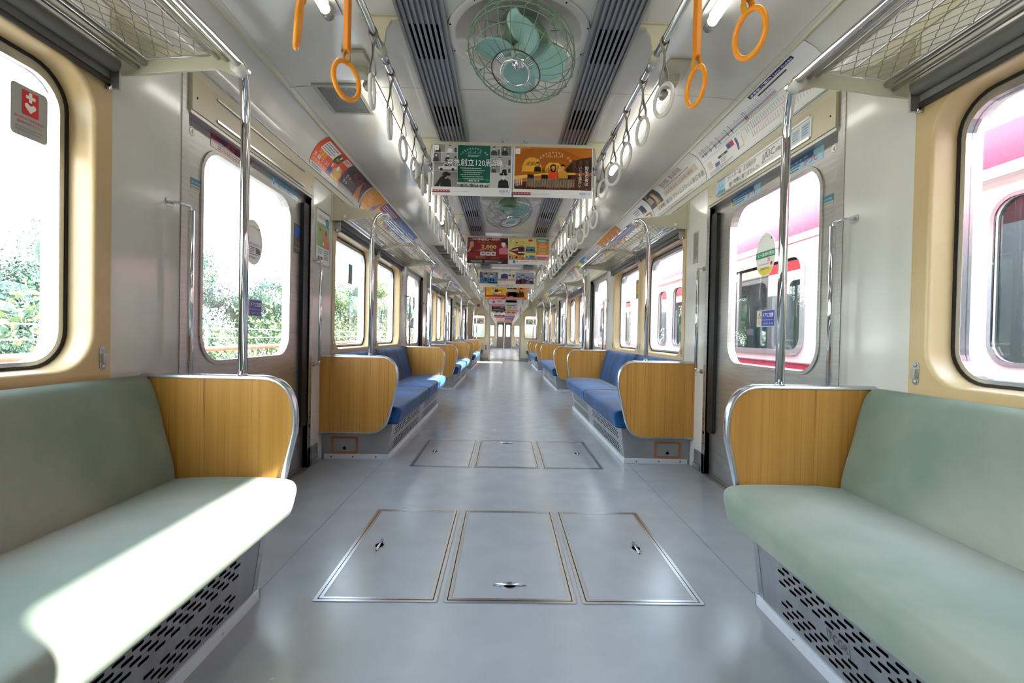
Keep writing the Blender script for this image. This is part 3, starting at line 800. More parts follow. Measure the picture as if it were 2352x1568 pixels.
# perforated ceiling grille (left) and louvres
def grille(name, s, x0, x1, y0, y1, label, n):
    r = empty(name, (s*(x0+x1)/2, (y0+y1)/2, 2.137)); tag(r, label, 'vent', None); W = (x1-x0)/2; H = (y1-y0)/2
    mb = MB(); mb.prism([(-W, -H), (W, -H), (W, H), (-W, H)], lambda u, v, d: (u, v, d), -.012, .0, plain('grille frame', '#a9a797', .4, .3), [[(-W+.02, -H+.02), (W-.02, -H+.02), (W-.02, H-.02), (-W+.02, H-.02)]]); mb.build('frame', r)
    mb = MB(); mb.box((-W+.02, -H+.02, -.004), (W-.02, H-.02, -.002), M_DARK); mb.build('backing', r)
    mb = MB(); mg = plain('grille wire', '#a3a3a0', .35, .5)
    if n:
        for i in range(1, 18): x = -W+.02+(2*W-.04)*i/18; mb.box((x-.0026, -H+.02, -.009), (x+.0026, H-.02, -.006), mg)
        for i in range(1, 22): y = -H+.02+(2*H-.04)*i/22; mb.box((-W+.02, y-.0026, -.009), (W-.02, y+.0026, -.006), mg)
    else:
        k = int((y1-y0)/.09)
        for i in range(1, k): y = -H+.02+(2*H-.04)*i/k; mb.box((-W+.02, y-.012, -.011), (W-.02, y+.012, -.006), plain('louvre slat', '#a3a297', .4, .2))
    mb.build('mesh' if n else 'slats', r)
grille('speaker_grille', -1, .8, 1.035, 2.47, 2.79, 'square perforated grille in the ceiling left of the near white straps', 1)
for s in (-1, 1):
    for j, y in enumerate((6.85, 7.55, 8.25, 8.95, 9.65)):
        grille('roof_louvre', s, .8, 1.07, y, y+.6, 'dark louvred roof vent on the %s, %s of the run behind the second poster row' % (side(s), poleord[j]), 0)

# fans
def fan(name, hub, normal, centre, label, spin):
    r = empty(name, (centre[0], centre[1], CEIL)); tag(r, label, 'fan', 'ceiling fans')
    loc = Vector(r.location)
    mb = MB(); mb.lathe([(.305, -.001), (.3, -.006), (.285, -.008), (.27, -.004), (.262, .0), (.25, .03), (.22, .045), (0, .05)], M_CEIL, 48)
    for k in range(10):
        a = 2*math.pi*(k+.5)/10; mb.tube([(.293*math.cos(a), .293*math.sin(a), -.006), (.293*math.cos(a), .293*math.sin(a), -.009)], .0035, M_DARK, 6)
    mb.build('recess_plate', r)
    nrm = Vector(normal).normalized(); h = Vector(hub)-loc
    up = Vector((0, 0, 1)); xx = up.cross(nrm).normalized(); yy = nrm.cross(xx)
    M = Matrix((xx, yy, nrm)).transposed().to_4x4(); M.translation = h     # local +z = towards the viewer (front)
    T = lambda p: M @ Vector(p)
    mb = MB(); mb.lathe([(0, .03), (.07, .03), (.075, .01), (.07, -.02), (.035, -.04), (.03, -.075), (0, -.075)], plain('dark green casting', '#4b6250', .4), 20, Matrix.Translation((h.x*.5, h.y*.5, 0)))
    mb.tube([(h.x*.5, h.y*.5, -.06), tuple(T((0, 0, -.09)))], .022, plain('dark green casting', '#4b6250', .4), 10)
    mb.build('swivel_mount', r)
    mb = MB(); mb.lathe([(0, -.1), (.075, -.1), (.088, -.08), (.088, -.045), (.06, -.02), (0, -.018)], plain('mid green motor', '#5f7a63', .4), 24, M)
    mb.lathe([(0, -.02), (.036, -.02), (.04, .01), (.03, .035), (0, .04)], plain('hub green', '#9fb59f', .35), 20, M); mb.build('motor', r)
    for k in range(4):
        a0 = spin+k*math.pi/2; mb = MB(); vs = []; nu, nv = 18, 8
        for i in range(nu+1):
            t = i/nu; rad = .03+.152*t
            ch_ = .138*math.sin(math.pi*(.14+.56*t))
            if t > .62: ch_ *= math.sqrt(max(.015, 1-((t-.62)/.385)**2))
            wdt = ch_/max(rad, .05)
            for j in range(nv+1):
                q = j/nv-.5; a = a0+q*wdt+.35*t; vs.append(T((rad*math.cos(a), rad*math.sin(a), .012-.05*q*(1-.3*t)+.012*t*t)))
        fs = [(i*(nv+1)+j, i*(nv+1)+j+1, (i+1)*(nv+1)+j+1, (i+1)*(nv+1)+j) for i in range(nu) for j in range(nv)]
        mb.add(vs, fs, M_BLADE, True); o = mb.build('blade', r); md = o.modifiers.new('th', 'SOLIDIFY'); md.thickness = .0025
    g = MB()
    def ring(R_, z, rr, m, mbx=g): mbx.tube([T((R_*math.cos(2*math.pi*k/40), R_*math.sin(2*math.pi*k/40), z)) for k in range(40)], rr, m, 6, closed=True)
    ring(.205, .035, .0019, M_FANG); ring(.21, .012, .0019, M_FANG); ring(.2, -.03, .0019, M_FANG); ring(.165, -.07, .0019, M_FANG); ring(.12, -.088, .0017, M_FANG); ring(.175, .07, .0016, M_FANG)
    N = 26
    for k in range(N):
        a = 2*math.pi*k/N; c = 2*math.pi*(k+.5*(1 if k % 2 else -1)*1.0)/N; b = a
        P1 = [(.093*math.cos(a), .093*math.sin(a), .1), (.14*math.cos(a), .14*math.sin(a), .092), (.175*math.cos(a), .175*math.sin(a), .072), (.212*math.cos(a), .212*math.sin(a), .03), (.205*math.cos(c), .205*math.sin(c), -.028), (.165*math.cos(c), .165*math.sin(c), -.07), (.1*math.cos(c), .1*math.sin(c), -.09)]
        g.tube([T(p) for p in P1], .0015, M_FANG, 5)
    g.build('wire_guard', r)
    mb = MB(); ring(.094, .102, .0024, plain('dark plated wire', '#55524c', .25, .9), mb); ring(.055, .106, .004, M_CHROME, mb)
    for q in range(4):
        for j in range(-2, 3):
            a = q*math.pi/2+.3+j*.09; mb.tube([T((.055*math.cos(a), .055*math.sin(a), .106)), T((.094*math.cos(a), .094*math.sin(a), .101))], .0012, M_CHROME, 5)
    mb.build('badge_ring', r)
    mb = MB(); mb.lathe([(0.026, .03), (.028, .05), (.022, .066), (.012, .075), (0, .077)], M_CHROME, 18, M); mb.build('hub_cap', r)
fan('ceiling_fan', (0.01, 1.88, 1.975), (-.22, -.33, -.917), (0, 2.06), 'pale green caged ceiling fan nearest the camera, in front of the first posters', .75)
fan('ceiling_fan', (-.015, 4.33, 1.985), (.2, -.22, -.95), (0, 4.52), 'pale green caged ceiling fan seen under the first posters', 2.3)

# ------------------------------------------------------------------ floor hatches
def hatch(x0, x1, y0, y1, hx, hy, along, label):
    r = empty('floor_hatch', ((x0+x1)/2, (y0+y1)/2, 0)); tag(r, label, 'hatch', 'floor hatches'); W, H = (x1-x0)/2, (y1-y0)/2; t = lambda u, v, d: (u, v, d)
    mb = MB(); mb.prism(rrect(-W, -H, W, H, .006, 2), t, .0004, .0026, M_ALU, [rrect(-W+.012, -H+.012, W-.012, H-.012, .003, 2)])
    mb.prism(rrect(-W+.015, -H+.015, W-.015, H-.015, .003, 2), t, .0004, .003, M_ALU, [rrect(-W+.027, -H+.027, W-.027, H-.027, .003, 2)])
    mb.prism(rrect(-W+.012, -H+.012, W-.012, H-.012, .003, 2), t, .0002, .0008, M_DARK, [rrect(-W+.015, -H+.015, W-.015, H-.015, .003, 2)])
    mb.build('edge_frame', r)
    mb = MB(); mb.box((-W+.027, -H+.027, .0003), (W-.027, H-.027, .0016), noisy('hatch sheet', '#939599', '#999ba0', 7, (.2, .28), detail=5)); mb.build('lid', r)
    h = bpy.data.objects.new('pull_handle', None)
    mb = MB(); q = (lambda u, v, d: (hx-r.location.x+u, hy-r.location.y+v, d)) if along == 'x' else (lambda u, v, d: (hx-r.location.x-v, hy-r.location.y+u, d))
    sh = []
    for k in range(40):
        a = 2*math.pi*k/40; u = .06*math.cos(a); v = .009*math.sin(a)*1.0
        v = math.copysign(max(abs(.008*math.sin(a)), .0), v)+math.copysign(.013*max(0, 1-(abs(u)/.026)**2), math.sin(a)); sh.append((u, v))
    mb.prism(sh, q, .0016, .004, M_ALU); sh2 = [(u*.88, v*.8) for u, v in sh]; mb.prism(sh2, q, .004, .0043, M_DARK)
    mb.tube([q(-.05, 0, .006), q(.05, 0, .006)], .005, M_ALU, 8); mb.build('pull_handle', r)
for y0, y1, hm, lab, hyc in ((1.58, 2.415, 2.0, 'near', 1.69), (3.205, 4.03, 3.62, 'far', 3.93)):
    for x0, x1, nm, hx in ((-.648, -.241, 'left', -.535), (-.221, .221, 'middle', 0), (.24, .648, 'right', .532)):
        hatch(x0, x1, y0, y1, hx, hyc if nm == 'middle' else hm, 'x' if nm == 'middle' else 'y', 'grey floor hatch with aluminium edge, %s one of the %s row' % (nm, lab+'er' if lab == 'near' else 'farther'))

# ------------------------------------------------------------------ posters
INKW = '#f3f1ea'
def red_train(a, x, y, w, h, z=3):
    a.rect(x, y, x+w, y+h, '#b81f2c', z); a.rect(x, y+h*.42, x+w, y+h*.72, INKW, z+1)
    for k in range(6): a.rect(x+w*(.04+.16*k), y+h*.45, x+w*(.13+.16*k), y+h*.68, '#2b2a30', z+2)
    a.rect(x, y-h*.12, x+w, y, '#3a3436', z)
def art_120():
    a = Art(.51, .33, '#efedea'); T_ = .325; B = .055
    a.rect(.006, B, .505, T_, '#cfcdc8', 1)
    rnd = random.Random(5)   # grey photographic collage on both sides
    cells = [(.006, .275, .08, .325), (.08, .275, .158, .325), (.006, .215, .055, .273), (.057, .215, .158, .273), (.006, .155, .158, .213), (.37, .262, .435, .325), (.437, .262, .505, .325), (.37, .2, .505, .26), (.37, .152, .435, .198), (.437, .152, .505, .198)]
    for i, (x0, y0, x1, y1) in enumerate(cells):
        a.rect(x0, y0, x1-.002, y1-.002, ['#8f8d89', '#b9b7b2', '#77756f', '#a6a49e'][i % 4], 2)
        if i != 4:
            a.person((x0+x1)/2-.01, y0, (y1-y0)*.8, '#c9c7c3', '#1a1a1a', ['#26262a', '#e8e6e2', '#3b3b3e'][i % 3], 3, i % 2 == 0)
            if i % 2: a.rect(x1-.02, y0, x1-.006, y0+(y1-y0)*.6, '#4a4946', 3)
    a.poly(rrect(.035, .165, .155, .185, .008, 3), '#e7e5e1', 3); a.poly([(.06, .184), (.075, .204), (.12, .204), (.14, .184)], '#dcdad6', 3); a.rect(.075, .186, .12, .199, '#4b4b4d', 4)
    a.circle(.055, .166, .009, '#18181a', 4); a.circle(.13, .166, .009, '#18181a', 4)
    a.rect(.006, B, .158, .152, '#8b8984', 2); a.person(.085, B, .085, '#bdbbb6', '#141416', '#17171a', 3); a.poly([(.012, B), (.05, .115), (.085, .13), (.095, .122), (.06, .095), (.04, B)], '#17171a', 7)
    a.poly([(.06, .125), (.11, .125), (.118, .135), (.095, .148), (.07, .146)], '#1c1c20', 8)
    a.rect(.37, B, .505, .15, '#c6c4c0', 2); a.person(.455, B, .085, '#d8d5cf', '#151517', '#1e1f25', 3); a.poly([(.432, .135), (.478, .135), (.482, .147), (.455, .153), (.43, .147)], '#1b1c22', 9); a.circle(.455, .145, .004, '#dddad0', 10)
    for k in range(20): x = .16+.0105*k; a.rect(x, B, x+.008, B+.012+.01*rnd.random(), ['#55534f', '#8d8b86', '#2d2c2b'][k % 3], 3)
    a.rect(.16, B+.03, .368, .325, '#0d5546', 4); a.rect(.16, B+.03, .368, B+.055, '#157a4d', 5)
    for k in range(24): x = .16+.0086*k; a.rect(x, B+.03, x+.007, B+.034+.012*rnd.random(), '#0a3a30', 6)
    a.arc('その生き方のそばに、京急', .264, .19, .108, 138, 42, .0125, INKW, 6)
    for k in range(9): a.rect(.215+.011*k, .268, .222+.011*k, .273+.008*((k*7) % 3), '#5f9b8a', 6)
    for y in (.256, .249): a.lines(.225, y, .305, y+.006, 1, '#cfe0d8', 6, int(y*999))
    a.text('京急創立120周年', .257, .193, .052, '#101512', 6, w=.345, bold=.012); a.text('京急創立120周年', .257, .193, .052, '#ffffff', 8, w=.335)
    for k in range(6): a.lines(.178+.01*(k % 3), .172-.0135*k, .352-.01*(k % 2), .18-.0135*k, 1, '#dfe9e3', 6, 20+k)
    a.text('1898-2018', .264, .09, .018, INKW, 9, bold=.01)
    red_train(a, .0, .02, .115, .016); a.text('これからもみなさまの京急線を走ろう', .185, .024, .007, '#7ea6c6', 3, w=.12)
    a.text('KEIKYU', .463, .027, .02, '#4f8fbe', 3, bold=.01); a.text('京急グループ', .463, .014, .009, '#9db4c4', 3)
    a.rect(.01, .285, .038, .318, INKW, 9); a.text('120', .024, .299, .01, '#5c6b86', 10)
    return a
def art_bar():
    a = Art(.51, .33, '#efedea'); B = .052
    a.rect(.006, B, .505, .322, '#a5590f', 1)
    a.poly([(.006, .2), (.02, .27), (.08, .31), (.3, .315), (.42, .27), (.505, .25), (.505, .322), (.006, .322)], '#b4661a', 2)
    a.poly([(.05, .15)]+[(.05+.02+.13*math.sin(t*math.pi/16)*.5+.12*t/16*.5, .17) for t in range(0)]+[(.06, .21), (.075, .24), (.105, .257), (.14, .255), (.165, .235), (.18, .2), (.18, .165), (.055, .165)], '#e3a531', 3)
    a.poly([(.2, .165), (.21, .205), (.23, .225), (.29, .225), (.31, .2), (.315, .165)], '#eab845', 3)
    a.poly([(.33, .165), (.345, .2), (.38, .235), (.43, .255), (.505, .268), (.505, .165)], '#2a1508', 3)
    for x in (.38, .42, .46): a.rect(x, .17, x+.025, .245, '#4a2a12', 4)
    for y, x0, n, c in ((.207, .085, 10, '#5b2f10'), (.19, .225, 8, '#7a4a18')):
        a.rect(x0-.015, y-.003, x0+.011*n, y, '#b9791f', 4)
        for k in range(n): a.rect(x0+.009*k, y, x0+.004+.009*k, y+.016+.004*(k % 3), c, 5)
    for k in range(14): a.rect(.185+.0075*k, .165, .1885+.0075*k, .18+.005*(k % 3), '#2d1a0c', 5)
    a.poly([(.006, .135), (.25, .162), (.4, .163), (.4, .15), (.15, .14), (.006, .11)], '#e9b54a', 6)
    a.poly([(.006, B), (.006, .11), (.15, .14), (.4, .15), (.505, .15), (.505, B)], '#4a2109', 5)
    a.poly([(.006, .085), (.006, .11), (.15, .14), (.3, .147), (.3, .12), (.12, .11)], '#b06a1d', 6)
    for x in (.09, .18, .255, .33): a.rect(x, .1, x+.042, .147, '#1a0d08', 7)
    a.person(.155, .165, .055, '#c58a4c', '#140b08', '#1b1110', 7)
    a.person(.257, .12, .085, '#c98a4e', '#3a1a0e', '#d5451f', 8, True); a.person(.318, .125, .08, '#d49a58', '#1d100c', '#d29a35', 8)
    a.arc('その生き方のそばに、京急', .262, .16, .125, 142, 38, .0155, INKW, 9)
    for k in range(9): a.rect(.205+.013*k, .258, .213+.013*k, .265+.008*((k*7) % 3), '#d8a45c', 9)
    a.vtext('野毛の夜は、', .473, .205, .026, '#ffffff', 10, pitch=.98); a.vtext('いつも温かい。', .43, .205, .0235, '#ffffff', 10, pitch=.98)
    a.vlines(.085, .062, .395, .12, 44, '#b9a98c', 10, 3); a.vlines(.012, .07, .06, .125, 4, '#e8dfcc', 10, 8)
    red_train(a, .0, .016, .115, .016); a.text('これからもみなさまの京急線を走ろう', .185, .02, .007, '#7ea6c6', 3, w=.12)
    a.text('KEIKYU', .463, .024, .02, '#4f8fbe', 3, bold=.01); a.text('京急グループ', .463, .011, .009, '#9db4c4', 3)
    a.rect(.01, .275, .042, .31, INKW, 9); a.text('120', .026, .29, .011, '#5c6b86', 10); a.lines(.01, .312, .11, .318, 1, '#e6cfa6', 9)
    return a
def art_ycat():
    a = Art(.51, .33, '#8e1218'); a.rect(0, 0, .51, .05, '#2a0c10', 1); a.rect(0, .05, .51, .075, '#5d0e14', 1)
    a.text('- YCAT(横浜駅東口)ー成田空港', .225, .292, .03, '#ffffff', 3, w=.36, bold=.01); a.text('運賃リムジンバス', .22, .279, .01, '#ffffff', 3)
    a.text('駅前の空港バス特別キャンペーン', .255, .258, .016, '#d9a63c', 3, w=.24); a.text('バースースメシニア', .25, .237, .018, '#d9a63c', 3, w=.17)
    a.text('2,000', .27, .188, .062, '#f2d98a', 3, w=.19, bold=.02); a.lines(.16, .172, .35, .178, 1, '#e9d7b0', 3); a.text('2,000', .305, .158, .018, '#f2d98a', 3)
    a.lines(.12, .158, .22, .165, 1, '#e9d7b0', 3, 4)
    for k, c in enumerate(('#8f98a8', '#b8673a', '#6d6f78')): x = .165+.066*k; a.rect(x, .1, x+.06, .148, '#efedf0', 3); a.poly([(x+.01, .118), (x+.02, .135), (x+.045, .135), (x+.052, .118), (x+.03, .112)], c, 4); a.rect(x+.012, .128, x+.046, .133, '#22222a', 5)
    for k in range(3): a.lines(.105, .085-.011*k, .26, .091-.011*k, 1, '#d9a63c', 3, k)
    for k in range(4): a.lines(.3, .08-.009*k, .41, .085-.009*k, 1, '#b77a72', 3, 9+k)
    a.text('TEL.045-459-4800', .12, .026, .015, '#ffffff', 3, w=.14); a.lines(.05, .012, .19, .02, 1, '#d8cfcf', 3); a.rect(.22, .012, .3, .042, '#5a4a4e', 2); a.lines(.225, .015, .47, .042, 4, '#b9a9a9', 3); a.rect(.39, .012, .43, .02, '#ffffff', 3)
    # two drawn heads facing each other
    a.poly([(.0, .14), (.03, .2), (.03, .27), (.055, .285), (.078, .27), (.082, .235), (.078, .205), (.055, .2), (.045, .17), (.05, .14)], '#c99f72', 3); a.poly([(.005, .27), (.02, .295), (.06, .297), (.07, .275), (.04, .272), (.03, .24), (.015, .24)], '#4b433c', 4); a.poly([(.02, .14), (.05, .165), (.07, .19), (.085, .14)], '#3d342e', 5)
    a.poly([(.4, .12), (.4, .19), (.44, .2), (.45, .225), (.43, .25), (.435, .275), (.47, .28), (.5, .25), (.49, .21), (.51, .19), (.51, .12)], '#d77f8c', 3); a.circle(.452, .245, .026, '#efe9e0', 5, .034); a.poly([(.425, .27), (.44, .3), (.49, .305), (.505, .28), (.51, .23), (.485, .235), (.475, .265)], '#1b1512', 6); a.rect(.42, .285, .47, .289, '#1b1512', 7)
    return a
def art_yellow():
    a = Art(.51, .33, '#ecdc7a'); a.rect(0, 0, .51, .055, '#f1efe9', 1); a.poly([(0, .055), (0, .14), (.06, .11), (.12, .13), (.2, .09), (.3, .12), (.36, .08), (.37, .055)], '#e8902c', 1)
    for k in range(5): a.poly([(.02+.07*k, .056), (.035+.07*k, .1), (.05+.07*k, .056)], '#d85a2a', 2)
    a.poly([(.005, .165), (.06, .205), (.13, .22), (.13, .115), (.115, .12)], '#7d1f28', 3); a.poly([(.03, .175), (.12, .2), (.12, .172), (.035, .163)], '#c9bfae', 4)
    a.poly(rrect(.118, .115, .2, .222, .02, 4), '#8c222b', 5); a.rect(.128, .168, .19, .205, '#23262c', 6); a.rect(.12, .14, .198, .155, INKW, 6); a.rect(.125, .115, .192, .128, '#2c2a2c', 6); a.circle(.159, .148, .006, '#c23340', 7)
    a.rect(.215, .15, .332, .222, '#1d3a4b', 3); a.poly([(.215, .2), (.25, .175), (.29, .195), (.332, .17), (.332, .222), (.215, .222)], '#5c8aa3', 4); a.rect(.225, .157, .32, .164, '#d7e6ea', 5)
    a.text('オープントップバスで行く', .115, .275, .016, '#b8392a', 3, w=.17); a.text('京急トクトク', .21, .255, .016, '#b8392a', 3); a.text('マグロきっぷ', .16, .23, .02, '#5b6a28', 3, w=.2)
    a.circle(.27, .3, .028, '#d23b31', 3, .015); a.circle(.1, .268, .016, '#d23b31', 2, .008); a.circle(.06, .29, .014, '#ece9df', 3); a.circle(.02, .3, .01, '#a9b6c9', 3)
    for x, y, r, c in ((.02, .09, .018, '#41647e'), (.05, .075, .014, '#7a6a50'), (.1, .085, .022, '#3c3a38'), (.23, .09, .025, '#5b8bb5')): a.circle(x, y, r, '#f0ece0', 3); a.circle(x, y, r*.8, c, 4)
    a.poly(rrect(.255, .07, .335, .11, .018, 4), '#56a7d0', 3); a.lines(.265, .075, .325, .105, 3, '#20506e', 4)
    a.rect(.345, .055, .505, .32, '#ef9a4a', 2); a.rect(.345, .28, .505, .32, '#2f9a78', 3); a.lines(.36, .286, .49, .314, 2, INKW, 4, 2)
    for k in range(4): y = .245-.038*k; a.rect(.35, y, .5, y+.03, ['#e26b22', '#e07a22', '#a8b04a', '#e58a3a'][k], 3); a.lines(.38, y+.006, .48, y+.024, 2, '#fbe6b8', 4, k)
    a.rect(.345, .058, .505, .125, '#e8878f', 3); a.rect(.35, .105, .5, .12, INKW, 4); a.lines(.36, .065, .48, .098, 3, '#7c2b38', 4)
    a.text('この秋は京急オープントップバス', .255, .03, .018, '#3a3a3a', 3, w=.22); a.text('KEIKYU', .46, .025, .015, '#9fb7c9', 3); a.rect(.055, .014, .085, .048, '#2f7fae', 3); a.circle(.11, .032, .01, '#d48e94', 3); a.lines(.01, .036, .05, .044, 1, '#4a7fae', 3)
    return a
def art_drama():
    a = Art(1.03, .33, '#eae0d0')
    for x, t in ((.16, '8日(月)よる9時'), (.5, '9日(火)よる9時'), (.84, '11日(木)よる10時')): a.text(t, x, .3, .024, '#3a3030', 3, w=.19)
    a.rect(.01, .07, .345, .285, '#9a9ca0', 1); a.poly([(.01, .07), (.01, .285), (.05, .285), (.09, .07)], '#55585e', 2); a.poly([(.345, .07), (.345, .285), (.32, .285), (.27, .07)], '#6a6d73', 2)
    a.person(.125, .07, .17, '#d9b596', '#17110f', '#15181f', 3); a.person(.225, .07, .16, '#e2c2a4', '#120e0d', '#1b1e26', 3)
    a.text('SUITS', .178, .095, .12, '#2f9bd8', 12, w=.33, bold=.03); a.text('スーツ', .25, .098, .028, '#ffffff', 14); a.rect(.01, .07, .345, .09, '#1a1c20', 12); a.lines(.02, .074, .18, .086, 1, INKW, 13)
    a.rect(.35, .07, .675, .26, '#d9d6cf', 1); a.rect(.35, .07, .675, .165, '#cfa58a', 2); a.rect(.35, .07, .675, .125, '#e9e2d6', 3); a.poly([(.4, .165), (.41, .24), (.47, .26), (.53, .245), (.54, .165)], '#2b3f87', 4); a.circle(.565, .205, .022, '#e2c2a4', 5, .026); a.poly([(.543, .21), (.55, .24), (.585, .238), (.59, .205), (.57, .225)], '#17110f', 6); a.poly([(.535, .165), (.55, .19), (.6, .185), (.61, .165)], '#dfe6ec', 5)
    for k in range(6): a.poly([(.635, .17), (.615+.008*k, .235), (.625+.009*k, .245)], '#4f7a58', 5)
    a.text('僕らは奇跡で', .44, .132, .026, '#2b2420', 6, w=.15); a.text('できている', .425, .095, .028, '#2b2420', 6, w=.12)
    a.rect(.68, .07, 1.02, .285, '#8b97b4', 1); a.rect(.68, .07, 1.02, .13, '#5e5468', 2); a.poly([(.68, .2), (.8, .24), (1.02, .19), (1.02, .285), (.68, .285)], '#a6adc2', 2)
    for i, (x, k, c) in enumerate(((.735, .12, '#5a2b33'), (.81, .155, '#3c3f4c'), (.895, .11, '#4d5c86'), (.975, .1, '#22242c'))): a.person(x, .075, k, '#d9b596', '#17110f', c, 3, i == 2)
    a.text('黄昏流星群', .85, .085, .026, '#c9546a', 10, w=.22); a.text('今週スタート 秋ドラマ', .47, .022, .034, '#2b2420', 3, w=.33, bold=.01); a.text('フジテレビ', .74, .025, .018, '#d98a8a', 3)
    return a
def art_mag():
    a = Art(.51, .33, '#f2c21d'); a.rect(0, .2, .12, .33, '#e89a2e', 1); a.rect(0, 0, .51, .1, '#d4202c', 1); a.person(.28, .17, .12, '#e8c7a8', '#15100e', '#3a2e20', 2); a.person(.19, .18, .1, '#e8c7a8', '#15100e', '#d9d3c4', 2, True); a.person(.38, .18, .1, '#e8c7a8', '#15100e', '#e8702a', 2)
    a.poly([(.2, .15), (.3, .17), (.4, .2), (.36, .13)], INKW, 8); a.text('まんぷく!!', .33, .1, .06, '#e02818', 9, w=.26, bold=.03); a.text('満腹フェア', .1, .1, .05, '#f7e23a', 9, w=.16, bold=.02)
    a.rect(.0, .01, .1, .05, '#f5d432', 9); a.lines(.11, .01, .5, .06, 3, '#f9e8d0', 9); a.rect(-.0, .0, .02, .33, '#a91d28', 9); return a
def art_fashion():
    a = Art(.51, .33, '#d8d0c0'); a.rect(.27, .04, .51, .33, '#e8902a', 1); a.rect(0, 0, .51, .05, '#e2574a', 1); a.lines(.02, .01, .48, .04, 2, '#fbe9df', 2)
    for x, c in ((.05, '#a8322e'), (.12, '#8b3a3a'), (.19, '#4d5a50'), (.235, '#3b4640')): a.person(x, .06, .2, '#d9b596', '#211612', c, 2)
    a.person(.37, .06, .2, '#d8a070', '#1d1210', '#3b2418', 2, True); a.text('秋の新作', .45, .2, .03, '#fdf0d8', 6); a.text('SALE', .13, .06, .04, '#f4eee4', 9); return a
def art_pink():
    a = Art(.51, .33, '#e7d6d6'); a.rect(0, 0, .51, .07, '#d59aa6', 1); a.poly([(.27, .24), (.33, .3), (.39, .24), (.37, .24), (.33, .28), (.29, .24)], '#b43a5a', 2); a.person(.15, .1, .1, '#e6a7b4', '#c75a78', '#c75a78', 2); a.rect(.28, .13, .4, .15, '#d08a9a', 2)
    for k in range(3): a.lines(.27, .2-.03*k, .42, .215-.03*k, 1, '#a86a78', 2, k)
    return a
def art_people():
    a = Art(.51, .33, '#dcdde0'); a.rect(.01, .12, .33, .3, '#8a929a', 1)
    for k in range(8): a.person(.035+.04*k, .125, .11, '#c9a98c', '#1f1a18', ['#2e3440', '#5a5450'][k % 2], 2)
    a.rect(.34, .1, .5, .3, '#cfd6de', 1); a.circle(.43, .28, .02, '#22242a', 2); a.text('わたしたちの仕事', .2, .06, .034, '#3a3d44', 3, w=.3); a.rect(.02, .02, .3, .04, '#6b727c', 2); return a
def art_dark():
    a = Art(.51, .33, '#1a1719'); a.circle(.16, .22, .1, '#b8222c', 1); a.rect(.3, .12, .5, .3, '#5b4a44', 1); a.lines(.32, .14, .48, .28, 6, '#a89a90', 2); a.text('しあわせの時間をあなたに', .25, .05, .04, '#f1efe9', 3, w=.46, bold=.01); return a
def art_map():
    a = Art(.51, .33, '#dfe5d8'); a.rect(0, .0, .51, .09, '#e8a0a4', 1); a.rect(0, .27, .51, .33, '#eceef0', 1); a.rect(.08, .27, .14, .33, '#2f86c6', 2); a.poly([(.02, .12), (.1, .2), (.2, .23), (.27, .15), (.15, .1)], '#b6cf52', 1); a.poly([(.1, .13), (.18, .19), (.23, .16)], '#e8902a', 2); a.rect(.28, .1, .5, .26, '#f3d9d9', 1); a.lines(.3, .11, .48, .25, 6, '#c25a62', 2); a.text('沿線おでかけマップ', .25, .03, .034, '#a92a3a', 3, w=.4); return a
def art_simple(c1, c2, c3, sd):
    a = Art(.51, .33, c1); rnd = random.Random(sd); a.rect(0, 0, .51, .08, c2, 1)
    for k in range(5): x = .02+.1*k; a.rect(x, .1, x+.08, .12+.15*rnd.random(), [c2, c3][k % 2], 2)
    a.lines(.03, .015, .48, .065, 2, c3, 3, sd); a.lines(.05, .26, .45, .31, 2, c2, 3, sd+1); return a
PAIR = [(art_120, 'poster with a green centre panel, grey photo collage and large white 120th anniversary characters', art_bar, 'amber poster of people at a bar counter with vertical white writing, nearest row'),
        (art_ycat, 'dark red airport bus poster with 2,000 in gold, second row', art_yellow, 'yellow and orange excursion poster with a red train drawing, second row'),
        (art_drama, 'wide cream drama poster with blue SUITS lettering, third row', None, None),
        (art_mag, 'yellow and red poster with bold red lettering, fourth row', art_fashion, 'orange and grey fashion poster, fourth row'),
        (art_pink, 'pale pink poster with a little roof mark, fifth row', art_people, 'grey poster with a row of people, fifth row')]
FAR = [(art_dark, 'black poster with a red disc', art_map, 'pale map poster with a pink lower band'), (lambda: art_simple('#2f6a4c', '#e8e4da', '#8a2a2e', 2), 'green poster', lambda: art_simple('#4a3a34', '#c8b49a', '#8a5a3a', 3), 'brown poster'),
       (lambda: art_simple('#7d1a22', '#3a3436', '#d8c8c0', 4), 'dark red poster', lambda: art_simple('#e0c8a8', '#4a6aa0', '#c8402e', 5), 'beige poster with blue marks'), (lambda: art_simple('#c8302a', '#f0e0d0', '#8a1f22', 6), 'bright red poster', lambda: art_simple('#e8e4e0', '#2a2a2e', '#9a9a9e', 7), 'white and black poster'),
       (lambda: art_simple('#d8402e', '#e8d8c8', '#8a2a22', 8), 'orange red poster', lambda: art_simple('#e8a0a8', '#b03a4a', '#f0e8e4', 9), 'pink poster')]
